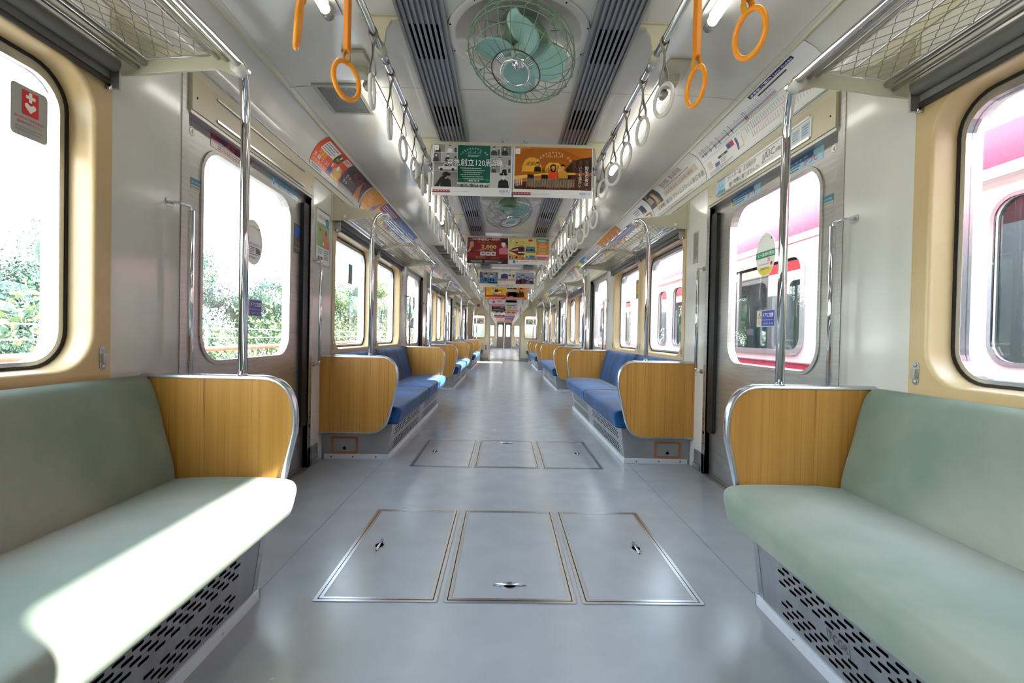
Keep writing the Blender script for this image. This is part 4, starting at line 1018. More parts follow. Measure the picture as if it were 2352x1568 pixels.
def hang_row(y, row, far=False, i=0):
    r = empty('poster_rail', (0, y, 2.118)); tag(r, 'cream cross rail holding the %s row of hanging posters' % (poleord+['ninth', 'tenth'])[i], 'rail', 'poster rails')
    mb = MB(); mb.box((-.53, -.009, -.021), (.53, .009, .0), M_CREAM); mb.build('bar', r, bevel=.002)
    for x in (-.46, -.07, .07, .46):
        mb = MB(); mb.box((x-.02, -.006, 0), (x+.02, .006, .006), M_ALU)
        for q in (-.014, .014): mb.tube([(x+q, -.008, .008), (x+q, .008, .008)], .005, M_CHROME, 8)
        mb.tube([(x, 0, .0), (x, 0, .02)], .004, M_ALU, 6); mb.build('clip', r)
    for j, (f, lab) in enumerate(((row[0], row[1]), (row[2], row[3]))):
        if not f: continue
        wide = f is art_drama; x0 = -.515 if (wide or j == 0) else .004; dz = .0 if j == 0 else -.0
        a = f(); z0 = 2.098-.323; k = -.004 if j == 0 else .004
        yy = y-.004
        o = a.build('hanging_poster', lambda u, v, d: (u, -d, v)); o.location = (x0, yy, z0); 
        if not wide: o.rotation_euler = (0, 0, 0)
        tag(o, (lab + (' in the car beyond the gangway' if far else '')), 'poster', 'hanging posters, next car' if far else 'hanging posters')
for i, (y, row) in enumerate(zip(BARY, PAIR)): hang_row(y, row, False, i)
for i, (y, row) in enumerate(zip(BARY2, FAR)): hang_row(y, row, True, i+5)

# cove cards --------------------------------------------------------
CL = [0]
for a, b in zip(COVE, COVE[1:]): CL.append(CL[-1]+math.hypot(b[0]-a[0], b[1]-a[1]))
CH = CL[-1]
def cove_fn(s, yl, w):
    """u runs left to right for someone facing the wall, v up the curve"""
    def fn(u, v, d):
        v = min(max(v, 0), CH*.9999); i = max(k for k in range(len(CL)-1) if CL[k] <= v); t = (v-CL[i])/(CL[i+1]-CL[i])
        x = COVE[i][0]+(COVE[i+1][0]-COVE[i][0])*t; z = COVE[i][1]+(COVE[i+1][1]-COVE[i][1])*t
        def nr(k):
            a_, b_ = COVE[max(k-1, 0)], COVE[min(k+1, len(COVE)-1)]; q = Vector((b_[0]-a_[0], b_[1]-a_[1])).normalized(); return Vector((-q.y, q.x))
        n_ = (nr(i)*(1-t)+nr(i+1)*t).normalized()
        if n_.x > 0: n_ = -n_
        e = d+.0035; x += n_.x*e; z += n_.y*e
        return (s*x, (yl+u) if s < 0 else (yl+w-u), z)
    return fn
def card(s, yl, w, art, label):
    o = art.build('cove_poster', cove_fn(s, yl, w), thick=.0008); tag(o, label, 'poster', 'curved posters above the %s wall' % side(s)); return o
def cv(w, base): return Art(w, CH, base, grid=True)
H_ = CH
a = cv(.51, '#e2541f'); a.rect(0, 0, .51, .045, '#e8e4dc', 1); a.rect(0, .2, .51, H_, '#d8482a', 1); a.rect(.05, .15, .27, .225, '#f1efe8', 2)
for k in range(4): a.lines(.06, .157+.016*k, .26, .168+.016*k, 1, '#4a4442', 3, k)
a.rect(.27, .15, .37, .21, '#4f4416', 2); a.text('毎週', .32, .165, .025, '#f3e337', 3); a.circle(.33, .2, .012, INKW, 3); a.rect(.38, .19, .5, .23, '#efd5c0', 2); a.lines(.39, .2, .46, .22, 2, '#5a3a30', 3)
a.text('大盛況', .115, .118, .04, '#f7b52a', 4, bold=.02); a.text('旅・温泉・食・ゴルフ', .14, .088, .03, '#fff2df', 4, w=.24, bold=.01); a.text('まだまだ間に合う秋の旅', .14, .06, .022, '#ffe2b8', 4, w=.24)
a.lines(.02, .01, .2, .04, 2, '#6d8ab8', 3); a.poly([(.33, .05), (.35, .12), (.45, .15), (.5, .1), (.47, .05)], '#d9b07a', 3); a.person(.3, .05, .09, '#e8c7a8', '#2b3f87', '#3b4f9a', 4); a.rect(.38, .06, .46, .11, '#e8c22a', 5); a.circle(.4, .13, .02, INKW, 5)
card(-1, 3.095, .51, a, 'orange red curved poster beside the first door, first in the left cove')
a = cv(.51, '#2a1a18'); a.rect(0, 0, .51, .04, '#c9c4bc', 1); a.poly([(0, .04), (.05, .2), (.2, H_), (.0, H_)], '#4a4240', 1); a.poly([(.33, .04), (.36, .2), (.45, .1), (.48, .04)], '#c26a2e', 2)
for k in range(26):
    rr = random.Random(k); x, y = .1+.38*rr.random(), .12+.1*rr.random(); a.circle(x, y, .012, '#7d1f1a', 2); a.circle(x+.003, y+.003, .006, '#c8452a', 3)
a.rect(0, .04, .3, .13, '#3b3330', 2); a.text('ピート', .11, .13, .035, INKW, 5, bold=.02); a.text('モール', .09, .09, .028, INKW, 5, bold=.02)
card(-1, 3.61, .55, a, 'dark brown curved poster with red glow, second in the left cove')
a = cv(.46, '#e39a22'); a.rect(0, 0, .46, .035, '#e5e1d8', 1)
for i, t in enumerate(('ちっちゃな', 'ときにも', 'おいしい', 'ひとくち')): a.text(t, .1+.06*i, .16-.03*i, .03, '#fff4dc', 4, w=.12)
a.poly([(.25, .06), (.28, .11), (.37, .15), (.42, .2), (.4, .13), (.33, .07)], '#4a6fae', 3); a.circle(.38, .09, .025, '#1a1a1c', 3, .014); a.circle(.38, .09, .021, INKW, 4, .011); a.text('一本勝負', .38, .085, .012, '#1a1a1c', 5)
card(-1, 4.165, .46, a, 'yellow orange curved poster with white characters, third in the left cove')
a = cv(.6, '#e0b25a'); a.rect(0, .14, .6, H_, '#7c4a78', 1); a.lines(.03, .16, .55, .22, 3, '#e6c9dc', 2); a.rect(.03, .03, .28, .12, '#f0d58a', 2); a.lines(.05, .04, .26, .11, 4, '#6a5a2a', 3); a.rect(.3, .03, .56, .12, '#3f6fa8', 2); a.rect(.34, .05, .44, .1, '#e8702a', 3)
card(-1, 4.63, .6, a, 'purple and yellow curved poster, fourth in the left cove')
a = cv(1.0, '#5f86c4'); a.rect(0, 0, 1, .07, '#dfe6ee', 1); a.poly([(.1, .07), (.2, .12), (.3, .09), (.42, .13), (.5, .07)], '#5a6a78', 2)
for k in range(7): a.rect(.3+.05*k, .07, .33+.05*k, .1+.02*(k % 3), '#46586c', 3)
a.rect(.1, .15, .5, .2, '#7da0d4', 2); a.lines(.6, .1, .95, .2, 4, '#e9f0f8', 3)
card(-1, 5.24, 1.0, a, 'blue sky curved poster with buildings, fifth in the left cove')
tones = [('#dfdcd6', '#8a8f9a', '#c8b49a'), ('#d9d3cf', '#a85a4a', '#7a86a0'), ('#cdd6dd', '#5a7aa0', '#e0a050'), ('#e6ded0', '#7a8a9a', '#b08a4a'), ('#d8d4e0', '#8a6aa8', '#d8c040'), ('#dcdad4', '#6a6a70', '#a0a0a8')]
y = 6.26; k = 0
while y < 15.9:
    c = tones[k % 6]; a = cv(1.0, c[0]); rr = random.Random(40+k)
    for j in range(4): x = .03+.24*j; a.rect(x, .03+.03*rr.random(), x+.2, .2, c[1+(j+k) % 2] if rr.random() < .55 else c[0], 1)
    a.lines(.04, .05, .96, .18, 5, '#6f6c6a', 2, k)
    card(-1, y, 1.0, a, 'pale curved poster in the left cove, %s behind the blue sky one' % (poleord+['ninth', 'tenth'])[k]); y += 1.03; k += 1
# line guide on the right cove
W_ = 1.215; a = cv(W_, '#e9e7e2'); yl = 1.975
a.rect(W_-.47, .213, W_-.1, .232, '#2b2560', 2); a.text('停車駅ご案内 Line Guide', W_-.285, .2165, .014, '#ffffff', 3, w=.35, bold=.01)
a.rect(W_-.42, .194, W_-.18, .202, '#4a4a50', 2)
M_ = lambda x: x
X0, X1 = .03, .9; y0 = .148
for q, (c, dy) in enumerate((('#3a56a8', .010), ('#b02a34', .005), ('#6d7fc0', .015), ('#69bd9a', -.008), ('#d9b9c6', -.013))): a.rect(X0 if q < 2 else .22, y0+dy-.0012, X1, y0+dy+.0012, c, 3)
a.rect(.62, y0-.003, .95, y0-.001, '#c8622a', 3); a.poly([(.5, .1), (.503, .1), (.62, y0-.001), (.62, y0-.003)], '#c8622a', 3); a.rect(.5, .045, .503, .1, '#c8622a', 3); a.rect(.44, .043, .503, .046, '#c8622a', 3)
for k in range(56):
    x = X0+.0157*k; big = k in (2, 4, 5, 9, 13, 17, 24, 27, 37, 38)
    if big: a.rect(x-.0028, y0-.006, x+.0028, y0+.045, '#1d1d22', 5); a.rect(x-.0012, y0+.015, x+.0012, y0+.04, '#e9e7e2', 6)
    else: a.rect(x-.0016, y0+.02, x+.0016, y0+.03+.018*((k*7) % 5)/5, '#8b8b90', 4)
    a.rect(x-.0018, y0-.032, x+.0018, y0-.022, '#9fd6d0' if k % 2 else '#8fb6d8', 4)
for k in range(30): x = .56+.02*k; a.rect(x, .1 if k > 6 else .085, x+.0035, .118, '#a0a0a4', 3)
a.rect(.62, .09, 1.15, .0935, '#e6aab4', 3); a.rect(.6, .05, .85, .0535, '#e6aab4', 3)
for k in range(24): x = .6+.022*k; a.rect(x, .045, x+.003, .078, '#b0a8ac', 3)
a.rect(.2, .075, .32, .088, '#3a3a40', 3); a.text('京急線路線図', .26, .078, .008, '#ffffff', 4)
a.rect(.33, .085, .37, .115, '#3f4aa0', 3); a.rect(.37, .085, .41, .115, '#b8303a', 3); a.rect(.43, .04, .45, .11, '#564f80', 3)
a.rect(.14, .04, .2, .065, '#6a62a0', 3); a.lines(.06, .012, .38, .035, 3, '#9a9a9e', 3); a.lines(.22, .04, .3, .07, 3, '#8fa0a4', 3); a.lines(.05, .05, .12, .1, 5, '#c8a0a8', 3, 9)
card(1, yl, W_, a, 'long white railway line guide with coloured route lines in the right cove')
# two-wide property poster
W_ = 1.09; a = cv(W_, '#e3dfd7'); a.rect(0, .1, .3, H_, '#3a342f', 1); a.poly([(0, .1), (.05, .2), (.12, H_), (.06, H_), (0, .17)], '#8a7a66', 2); a.poly([(.13, .1), (.16, .22), (.22, .22), (.24, .1)], '#b08a62', 2); a.rect(.17, .12, .2, .2, '#d9c3a0', 3); a.rect(.02, .14, .12, .2, '#b9a88e', 2)
W1 = W_
a.text('堂々完成、即入居可能', .63, .19, .045, '#9a3a3a', 3, w=.42); a.lines(.42, .165, .95, .178, 1, '#8a8580', 3); a.rect(.36, .115, 1.02, .16, '#cfc5b0', 2); a.text('東京駅 8分  日本橋 横浜', .68, .125, .025, '#b06a5a', 4, w=.55)
a.text('「日本橋」駅1分 プライムスタイル東日本橋', .6, .055, .035, '#57524e', 3, w=.95, sy=1.2); a.lines(.1, .015, .9, .03, 1, '#a89a9a', 3)
card(1, 3.2, W_, a, 'cream flat-sale curved poster with interior photo and large characters, beside the line guide')
a = cv(1.02, '#e6e2e0'); a.rect(.78, .12, .9, .2, '#2c4a5a', 2); a.poly([(.78, .12), (.83, .15), (.86, .12)], '#c8402e', 3); a.rect(.82, .09, .98, .1, '#1d1d20', 2); a.circle(.5, .08, .05, '#e8b0b0', 1); a.circle(.5, .08, .025, '#d86a6a', 2); a.rect(.93, .05, .98, .1, '#b87a6a', 2); a.lines(.6, .14, .76, .2, 3, '#7a7a7e', 2); a.lines(.1, .05, .3, .1, 2, '#b0a0a0', 2)
card(1, 4.3, 1.02, a, 'pale pink and white curved poster, behind the flat-sale poster')
a = cv(1.0, '#e8952a')
for k in range(16): x = .04+.06*k; a.poly([(x, .06), (x+.02, .2), (x+.03, .2), (x+.045, .05)], ['#a8401e', '#5a2a3a', '#f2d9b0', '#c83a2a'][k % 4], 2)
a.rect(0, 0, 1, .03, '#e9dcc0', 1)
card(1, 5.36, 1.0, a, 'orange curved poster with a crowd of figures in the right cove')
tones = [('#dfe0e2', '#a8aeb8', '#d0b8b0'), ('#4f9ac8', '#2a4a6a', '#cfe0ea'), ('#d8e23a', '#6a9a3a', '#f0f0d0'), ('#d8706a', '#6a8a8a', '#f0e0dc'), ('#7f9aa0', '#c8a070', '#dfe6e6'), ('#e6dcd8', '#c88a8a', '#9aa8b8'), ('#dcdad4', '#8a8a90', '#d8c23a')]
y = 6.4; k = 0
while y < 16.0:
    w = .5 if 1 <= k <= 4 else 1.0
    c = tones[k % 7]; a = cv(w, c[0]); rr = random.Random(70+k)
    for j in range(int(w/.25)): x = .03+.24*j; a.rect(x, .03, x+.19, .2, c[1+j % 2], 1)
    a.lines(.03, .06, w-.03, .17, 4, c[2] if k % 2 else '#6f6c6a', 2, k)
    card(1, y, w, a, 'curved poster in the right cove, %s behind the orange crowd one' % (poleord+['ninth', 'tenth', 'eleventh', 'twelfth'])[k]); y += w+.02; k += 1

# flat wall and door cards -------------------------------------------
def wfn(s, x, yl, z0, w):
    return lambda u, v, d: (s*(x-d), (yl+u) if s < 0 else (yl+w-u), z0+v)
def sticker(s, x, yl, z0, w, h, art, name, label, cat='sticker', group=None, thick=.0008):
    o = art.build(name, wfn(s, x, yl, z0, w), thick=thick); tag(o, label, cat, group); return o
def door_warn(w=.175, h=.088):
    a = Art(w, h, '#b9b9bc'); a.rect(.05, .004, w-.004, h-.004, '#27349b', 1); a.rect(.004, .004, .047, h-.004, '#d8cfc0', 1)
    a.poly([(.008, h*.52), (.0255, h-.01), (.043, h*.52)], '#1a1a1a', 2); a.poly([(.012, h*.55), (.0255, h-.017), (.039, h*.55)], '#f0c22a', 3); a.rect(.0245, h*.6, .0265, h*.75, '#1a1a1a', 4)
    a.poly(rrect(.015, .01, .036, .03, .006, 3), '#e0b48c', 3)
    for q in range(4): a.poly(rrect(.0155+.0052*q, .026, .0195+.0052*q, .04+.003*(q in (1, 2)), .0018, 2), '#e0b48c', 3)
    a.poly([(.015, .014), (.0095, .026), (.012, .028), (.018, .02)], '#e0b48c', 3)
    a.text('ドアに注意', (.05+w)/2, h*.6, .024, '#ffffff', 3, w=.1, bold=.01); a.text('Be careful of the doors', (.05+w)/2, h*.38, .01, '#cfd6f2', 3, w=.105); a.text('小心车门  문 조심', (.05+w)/2, h*.15, .012, '#cfd6f2', 3, w=.1)
    return a
XL = WX+.0455
for k in range(3):
    for s in (-1, 1):
        sticker(s, XL, 2.435+P*k if s < 0 else 2.43+P*k, .955, .175, .088, door_warn(), 'warning_sticker', 'blue door warning sticker with yellow triangle and hand on the %s door glass, %s' % (poleord[k], side(s)), 'sticker', 'door warning stickers')
# round dentist stickers
a = Art(.19, .23, INKW, shape=circ(.095, .115, .095, 32, .115)); a.arc('スマートデンタルクリニック', .095, .1, .09, 150, 30, .014, '#2a2a30', 3); a.circle(.15, .19, .006, '#c8302a', 3)
a.text('横内歯科デンタルオフィス', .095, .098, .018, '#3a3258', 3, w=.16); a.rect(.03, .086, .15, .09, '#6a5aa8', 3); a.rect(.03, .052, .16, .055, '#6a5aa8', 3); a.rect(.12, .06, .165, .085, '#8a6a5a', 3); a.lines(.035, .06, .11, .083, 3, '#7a6a9a', 3); a.rect(.05, .03, .062, .042, '#d84a3a', 3); a.lines(.07, .03, .13, .042, 2, '#6a6a70', 3)
sticker(-1, XL, 2.42, 1.22, .19, .23, a, 'round_sticker', 'round white dental clinic sticker on the near left door glass')
a = Art(.19, .23, INKW, shape=circ(.095, .115, .095, 32, .115)); a.poly([(.001, .1), (.005, .135), (.185, .135), (.189, .1)], '#1f8a5a', 2); a.text('五十嵐歯科医院', .1, .11, .022, '#ffffff', 3, w=.165, bold=.01)
a.poly([(.02, .045), (.05, .018), (.095, .003), (.14, .018), (.17, .045)], '#f3d84a', 2); a.text('25', .13, .078, .026, '#d23a2a', 3, bold=.02); a.text('0120-241-839', .085, .062, .012, '#d23a2a', 3, w=.1); a.circle(.155, .064, .01, '#d23a2a', 3); a.lines(.05, .036, .14, .05, 2, '#3a6a3a', 3); a.circle(.15, .195, .006, '#c8302a', 3); a.arc('・・・・・・', .095, .12, .085, 130, 50, .02, '#8a7a7a', 3)
sticker(1, XL, 2.44, 1.22, .19, .23, a, 'round_sticker', 'round white sticker with green band and yellow foot on the near right door glass')
# circled 4 and blue strip notices on each leaf
for s, y4, zb in ((-1, 1.985, 1.475), (1, 1.985, 1.475)):
    a = Art(.04, .04, INKW, shape=circ(.02, .02, .02, 20)); a.poly(circ(.02, .02, .017, 20), '#55555a', 1); a.poly(circ(.02, .02, .0155, 20), INKW, 2); a.text('4', .02, .009, .03, '#333338', 3)
    sticker(s, WX+.0293, y4-.01, 1.665, .04, .04, a, 'number_disc', 'small round white disc numbered 4 high on the near %s door' % side(s), 'sign')
    a = Art(.075, .045, '#b9b4a4'); a.rect(0, .018, .075, .045, '#3f7f93', 1); a.text('Do not lean', .037, .026, .012, '#d9e8ec', 2, w=.06); a.lines(.005, .004, .07, .014, 1, '#8a887c', 2)
    sticker(s, WX+.0293, 1.99, zb-.02, .075, .045, a, 'notice_sticker', 'small teal notice sticker beside the near %s door window' % side(s))
# strips over the door windows
a = Art(.34, .062, '#7a1a4a'); a.poly([(0, 0), (0, .035), (.1, .04), (.2, .03), (.34, .04), (.34, 0)], '#e6d6d0', 1); a.lines(.05, .004, .33, .022, 2, '#b8302a', 2)
for k in range(9): a.circle(.02+.038*k, .045+.008*(k % 2), .011, ['#c82a5a', '#a01f6a', '#5a3a9a', '#d84a4a'][k % 4], 2)
sticker(-1, WX+.0293, 2.12, 1.675, .34, .062, a, 'strip_sticker', 'crimson flowered strip sticker above the near left door window')
a = Art(.34, .058, '#8cc3da'); a.rect(0, 0, .34, .028, '#cfe6ee', 1); a.circle(.03, .035, .01, INKW, 2); a.rect(.026, .012, .036, .028, '#2a3a4a', 3); a.text('大人のためのやさしい歯科', .17, .036, .012, '#2a5a8a', 3, w=.12); a.text('東京リバーサイド病院グループ', .18, .013, .016, '#1f3f6a', 3, w=.2)
sticker(-1, WX+.0293, 2.66, 1.675, .34, .058, a, 'strip_sticker', 'pale blue strip sticker above the far half of the near left door window')
for i, yl in enumerate((2.06, 2.57)):
    a = Art(.33, .06, '#9cc8de'); a.rect(0, .035, .26, .058, '#2a5a8a', 1); a.text('脳と心のケア', .12, .041, .012, '#ffffff', 3, w=.2); a.text('かつ七', .24, .012, .034, '#d8392a', 3, w=.1, bold=.01); a.lines(.01, .006, .17, .032, 2, '#2a3a5a', 2); a.rect(0, 0, .025, .035, '#c8c43a', 2)
    sticker(1, WX+.0293, yl, 1.672, .33, .06, a, 'strip_sticker', 'pale blue strip sticker with red characters above the right door window, %s' % ('near half' if i == 0 else 'far half'))
# framed advert on the right header
a = Art(.93, .088, '#e6e3dc'); a.rect(0, 0, .12, .088, '#a8cde0', 1); a.poly([(.0, .01), (.03, .03), (.12, .02), (.12, 0), (0, 0)], '#5a8aa8', 2)
for k in range(5): a.rect(.02+.016*k, .03, .03+.016*k, .05+.02*(k % 2), '#7fb0cc', 2)
a.text('フリーター発、正社員行き', .31, .052, .03, '#2e2a2a', 3, w=.32); a.text('急行列車に乗りませんか。', .34, .013, .03, '#2e2a2a', 3, w=.34)
a.text('JAIC', .59, .034, .05, '#4a4a60', 3, w=.12); a.text('Human Resources', .59, .018, .012, '#8a8a90', 3, w=.1); a.rect(.57, .07, .6, .073, '#c8402e', 3); a.text('就職カレッジ', .72, .035, .022, '#4a4a50', 3); a.rect(.79, .014, .85, .072, '#c2ccd8', 2); a.rect(.86, .014, .92, .072, '#b4c6da', 2); a.lines(.795, .02, .845, .066, 4, '#7a8aa0', 3); a.lines(.865, .02, .915, .066, 4, '#6a86a8', 3)
sticker(1, WX-.0185, 2.075, 1.769, .93, .088, a, 'header_card', 'white banner card with black Japanese slogan over the near right door', 'advert')
# map sticker by the door edge, left
a = Art(.1, .18, '#5b5450'); a.poly([(.01, .11), (.012, .16), (.05, .165), (.095, .15), (.07, .12), (.06, .1), (.03, .095)], '#2b62c8', 2); a.text('注意', .05, .055, .028, '#d8604a', 3); a.text('引き込まれ', .05, .028, .016, '#d8d4cc', 3, w=.08); a.text('ドア', .05, .01, .012, '#d8d4cc', 3)
sticker(-1, WX+.0293, 2.955, 1.36, .1, .18, a, 'caution_sticker', 'grey caution sticker with a blue shape at the closing edge of the near left door')
# framed poster on the left pillar, grey notice on the right pillar
a = Art(.235, .35, '#e4e2da'); a.rect(.006, .11, .229, .27, '#6fa85a', 1); a.poly([(.1, .11), (.09, .2), (.13, .25), (.16, .22), (.2, .19), (.229, .17), (.229, .11)], '#c2713a', 2); a.circle(.06, .23, .025, '#b8643a', 2); a.circle(.06, .222, .01, '#3a2420', 3); a.circle(.165, .215, .02, '#5a3a2c', 3); a.circle(.115, .135, .014, '#e8e0d8', 3)
a.text('いわいずみ', .1, .295, .034, '#2a5a9a', 3, w=.14); a.circle(.19, .29, .03, '#1a3a5a', 3); a.circle(.19, .29, .022, '#4aa0c8', 4); a.lines(.02, .06, .11, .1, 3, '#4aa08a', 2); a.lines(.13, .03, .22, .1, 5, '#5a6a8a', 2)
for k in range(3): a.rect(.02+.03*k, .02, .044+.03*k, .045, ['#8a5a3a', '#b08a6a', '#3a3a3a'][k], 2)
fr = sticker(-1, WX-.0048, 3.22, 1.345, .235, .35, a, 'framed_poster', 'small framed poster of brown cattle on green on the left pillar by the first door', 'poster', thick=.002)
mb = MB(); mb.prism([(-.01, -.01), (.245, -.01), (.245, .36), (-.01, .36)], wfn(-1, WX-.0008, 3.22, 1.345, .235), 0, .0052, M_ALU, [[(0, 0), (.235, 0), (.235, .35), (0, .35)]]); mb.build('frame', fr)
for k in range(3):
    a = Art(.09, .22, '#a5a39c'); a.vlines(.008, .01, .082, .21, 6, '#55534e', 2, k); a.rect(.06, .12, .068, .17, '#c8502e', 3)
    sticker(1, WX-.0012, 3.31+P*k, 1.41, .09, .22, a, 'wall_notice', 'narrow grey wall notice in vertical print on the right past the %s door' % poleord[k], 'notice', 'narrow grey wall notices')
for k in (1, 2):
    a = Art(.2, .3, '#d9d9d2'); a.rect(.005, .22, .195, .295, '#3f86c0', 1); a.lines(.015, .02, .185, .2, 8, '#8a9aa8', 2, k); a.rect(.005, .0, .195, .03, '#3f86c0', 1)
    sticker(-1 if k == 9 else 1, WX-.0012, 3.22+P*k+.0, 1.0, .1, .22, Art(.1, .22, '#c8d2d6').rect(0, .18, .1, .22, '#3f86c0', 1).lines(.01, .02, .09, .17, 6, '#7a8a98', 2), 'wall_notice', 'pale blue wall notice low on the right past the %s door' % poleord[k], 'notice', 'pale blue wall notices')
for k in range(2):
    a = Art(.07, .2, '#a9a79f'); a.rect(.012, .04, .058, .1, '#c8402e', 1); a.rect(.012, .12, .058, .17, '#4a4a4c', 1); a.circle(.035, .075, .012, INKW, 2)
    sticker(-1, WX-.0012, 5.93+P*k, 1.42, .07, .2, a, 'emergency_notice', 'narrow grey notice with red square before the %s left door' % poleord[k+1], 'notice', 'grey and red notices')
# window stickers
XG = WX+.0852
a = Art(.105, .14, '#a9a9a6', shape=rrect(0, 0, .105, .14, .012, 4)); a.poly(rrect(.03, .062, .078, .13, .003, 2), '#cf2233', 1)
a.rect(.0495, .1, .0585, .127, INKW, 2); a.rect(.0405, .109, .0675, .118, INKW, 3)
a.poly([(.054, .07), (.038, .086), (.038, .093), (.045, .097), (.054, .091), (.063, .097), (.07, .093), (.07, .086)], INKW, 2)
a.text('優先席付近では携帯電話の', .052, .048, .008, '#c8303a', 2, w=.085); a.text('電源をお切りください', .052, .036, .008, '#c8303a', 2, w=.07); a.lines(.012, .012, .093, .028, 2, '#8f8f8f', 2)
sticker(-1, XG, 1.33, 1.405, .105, .14, a, 'priority_sticker', 'grey window sticker with red square, white cross and heart at the left edge')
a = Art(.11, .17, '#8c9296', shape=rrect(0, 0, .11, .17, .008, 3)); a.rect(.008, .07, .102, .16, '#4a7f98', 1); a.poly([(.008, .07), (.04, .12), (.07, .09), (.102, .13), (.102, .07)], '#6a8a6a', 2); a.rect(.02, .1, .05, .15, '#7fb0c4', 2); a.lines(.012, .012, .098, .06, 4, '#5f666a', 2)
sticker(-1, XG, 4.16, 1.3, .11, .17, a, 'window_sticker', 'grey window sticker with a bluish picture on the second left window')
a = Art(.1, .2, '#8a8878'); a.rect(.006, .05, .094, .15, '#e8c62a', 1); a.rect(.006, .09, .094, .1, '#c8302a', 2); a.lines(.01, .055, .09, .085, 2, '#7a3a1a', 2); a.lines(.01, .105, .09, .145, 2, '#5a3a1a', 2); a.lines(.01, .155, .09, .195, 3, '#3a3a34', 2)
sticker(1, XG, 5.08, 1.3, .1, .2, a, 'window_sticker', 'yellow and grey notice stuck on the right window glass')
for k in (1, 2):
    a = Art(.12, .2, '#3e6fb4', shape=[(0, .06), (.06, 0), (.12, .06), (.12, .2), (0, .2)]); a.rect(.02, .08, .1, .17, INKW, 1); a.text('ご注意', .06, .12, .03, '#3e6fb4', 2, w=.07)
    sticker(-1, XL, 2.6+P*k, 1.2, .12, .2, a, 'door_sticker', 'blue pointed sticker on the glass of the %s left door' % poleord[k], 'sticker', 'blue pointed door stickers')
# end wall things
a = Art(.36, .2, '#e8e6df'); a.poly([(.09, .02), (.12, .12), (.2, .1), (.23, .03)], '#7fae5a', 1); a.circle(.24, .12, .04, '#c8702e', 1, .03); a.circle(.29, .09, .03, '#b88a3a', 1); a.rect(.02, .03, .06, .17, '#8f98a0', 1); a.circle(.2, .15, .015, '#4a6a3a', 2)
for s in (-1, 1):
    o = Art.build(a if s < 0 else a, 'end_poster', lambda u, v, d: (u, -d, v)) if s < 0 else o.copy()
    if s > 0: COL.objects.link(o)
    o.location = (s*.905-.18, CAR_B-.035+.05, 1.26); tag(o, 'small picture card on the glass of the end wall window, %s' % side(s), 'poster', 'end window cards')
r = empty('fire_extinguisher_sign', (-.63, CAR_B-.004, .38)); tag(r, 'small red and white sign low on the end wall left of the gangway', 'sign')
Art(.07, .15, '#c81f2c').rect(.02, .09, .05, .13, INKW, 1).rect(.025, .02, .045, .07, INKW, 1).build('plate', lambda u, v, d: (u-.035, -d, v), r)
o = Art(.26, .13, '#bdb8a4').rect(.02, .02, .11, .11, '#8a4a3a', 1).rect(.13, .03, .24, .1, '#d8d4c4', 1).lines(.14, .04, .23, .09, 3, '#6a665a', 2).build('end_notice', lambda u, v, d: (u, -d, v)); o.location = (-.99, CAR_B-.004, 1.83); tag(o, 'small notice board high on the end wall left of the gangway', 'notice')
mb = MB(); mb.box((.66, CAR_B-.06, 1.8), (.86, CAR_B-.001, 1.98), M_CREAM); o = mb.build('wall_box', bevel=.006); tag(o, 'plain cream box high on the end wall right of the gangway', 'box')

# ------------------------------------------------------------------ outside
def stuff(name, mb, label, cat, kind=None):
    o = mb.build(name, kind=kind); tag(o, label, cat); return o
M_BALL = noisy('pale track ballast', '#a39d92', '#c4bfb4', 30, (.8, .9), detail=6, bump=.6)
mb = MB(); mb.box((-60, -25, -1.2), (60, 80, -1.1), M_BALL); mb.build('ground', kind='structure')
mb = MB(); mb.box((-3.95, -6, -1.1), (-3.75, 40, .42), noisy('pale concrete', '#cfcbc2', '#dedad0', 5, (.7, .8))); mb.build('wall_outside', kind='structure')
r = empty('pipe_railing', (-3.7, -6, .42)); tag(r, 'rusty brown pipe railing running along the low wall outside the left windows', 'railing')
mb = MB(); mb.tube([(0, 0, .22), (0, 46, .22)], .033, noisy('rusty pipe', '#b58463', '#cfa283', 6, (.5, .7)), 12); mb.build('pipe', r)
for k in range(16):
    mb = MB(); mb.tube([(0, 1.2+3*k, 0), (0, 1.2+3*k, .22)], .02, MATS['rusty pipe'], 8); mb.build('post', r)
r = empty('wire_fence', (-4.6, -6, -1.1)); tag(r, 'thin pale wire fence in front of the hedge outside the left windows', 'fence')
mb = MB(); mf = plain('galvanised wire', '#c9ccca', .4, .4)
for z in (1.7, 1.85, 2.0): mb.tube([(0, 0, z), (0, 46, z)], .008, mf, 6)
mb.build('wires', r)
for k in range(18):
    mb = MB(); mb.tube([(0, .5+2.6*k, 0), (0, .5+2.6*k, 2.05)], .022, mf, 8); mb.build('post', r)
def leafmat(n, a, b): return noisy(n, a, b, 1.4, (.55, .65), detail=4)
LM = [leafmat('dark green leaves', '#12231d', '#27402f'), leafmat('yellow green leaves', '#2c3a1c', '#4c5a2c'), leafmat('grey green leaves', '#1e3328', '#365041')]
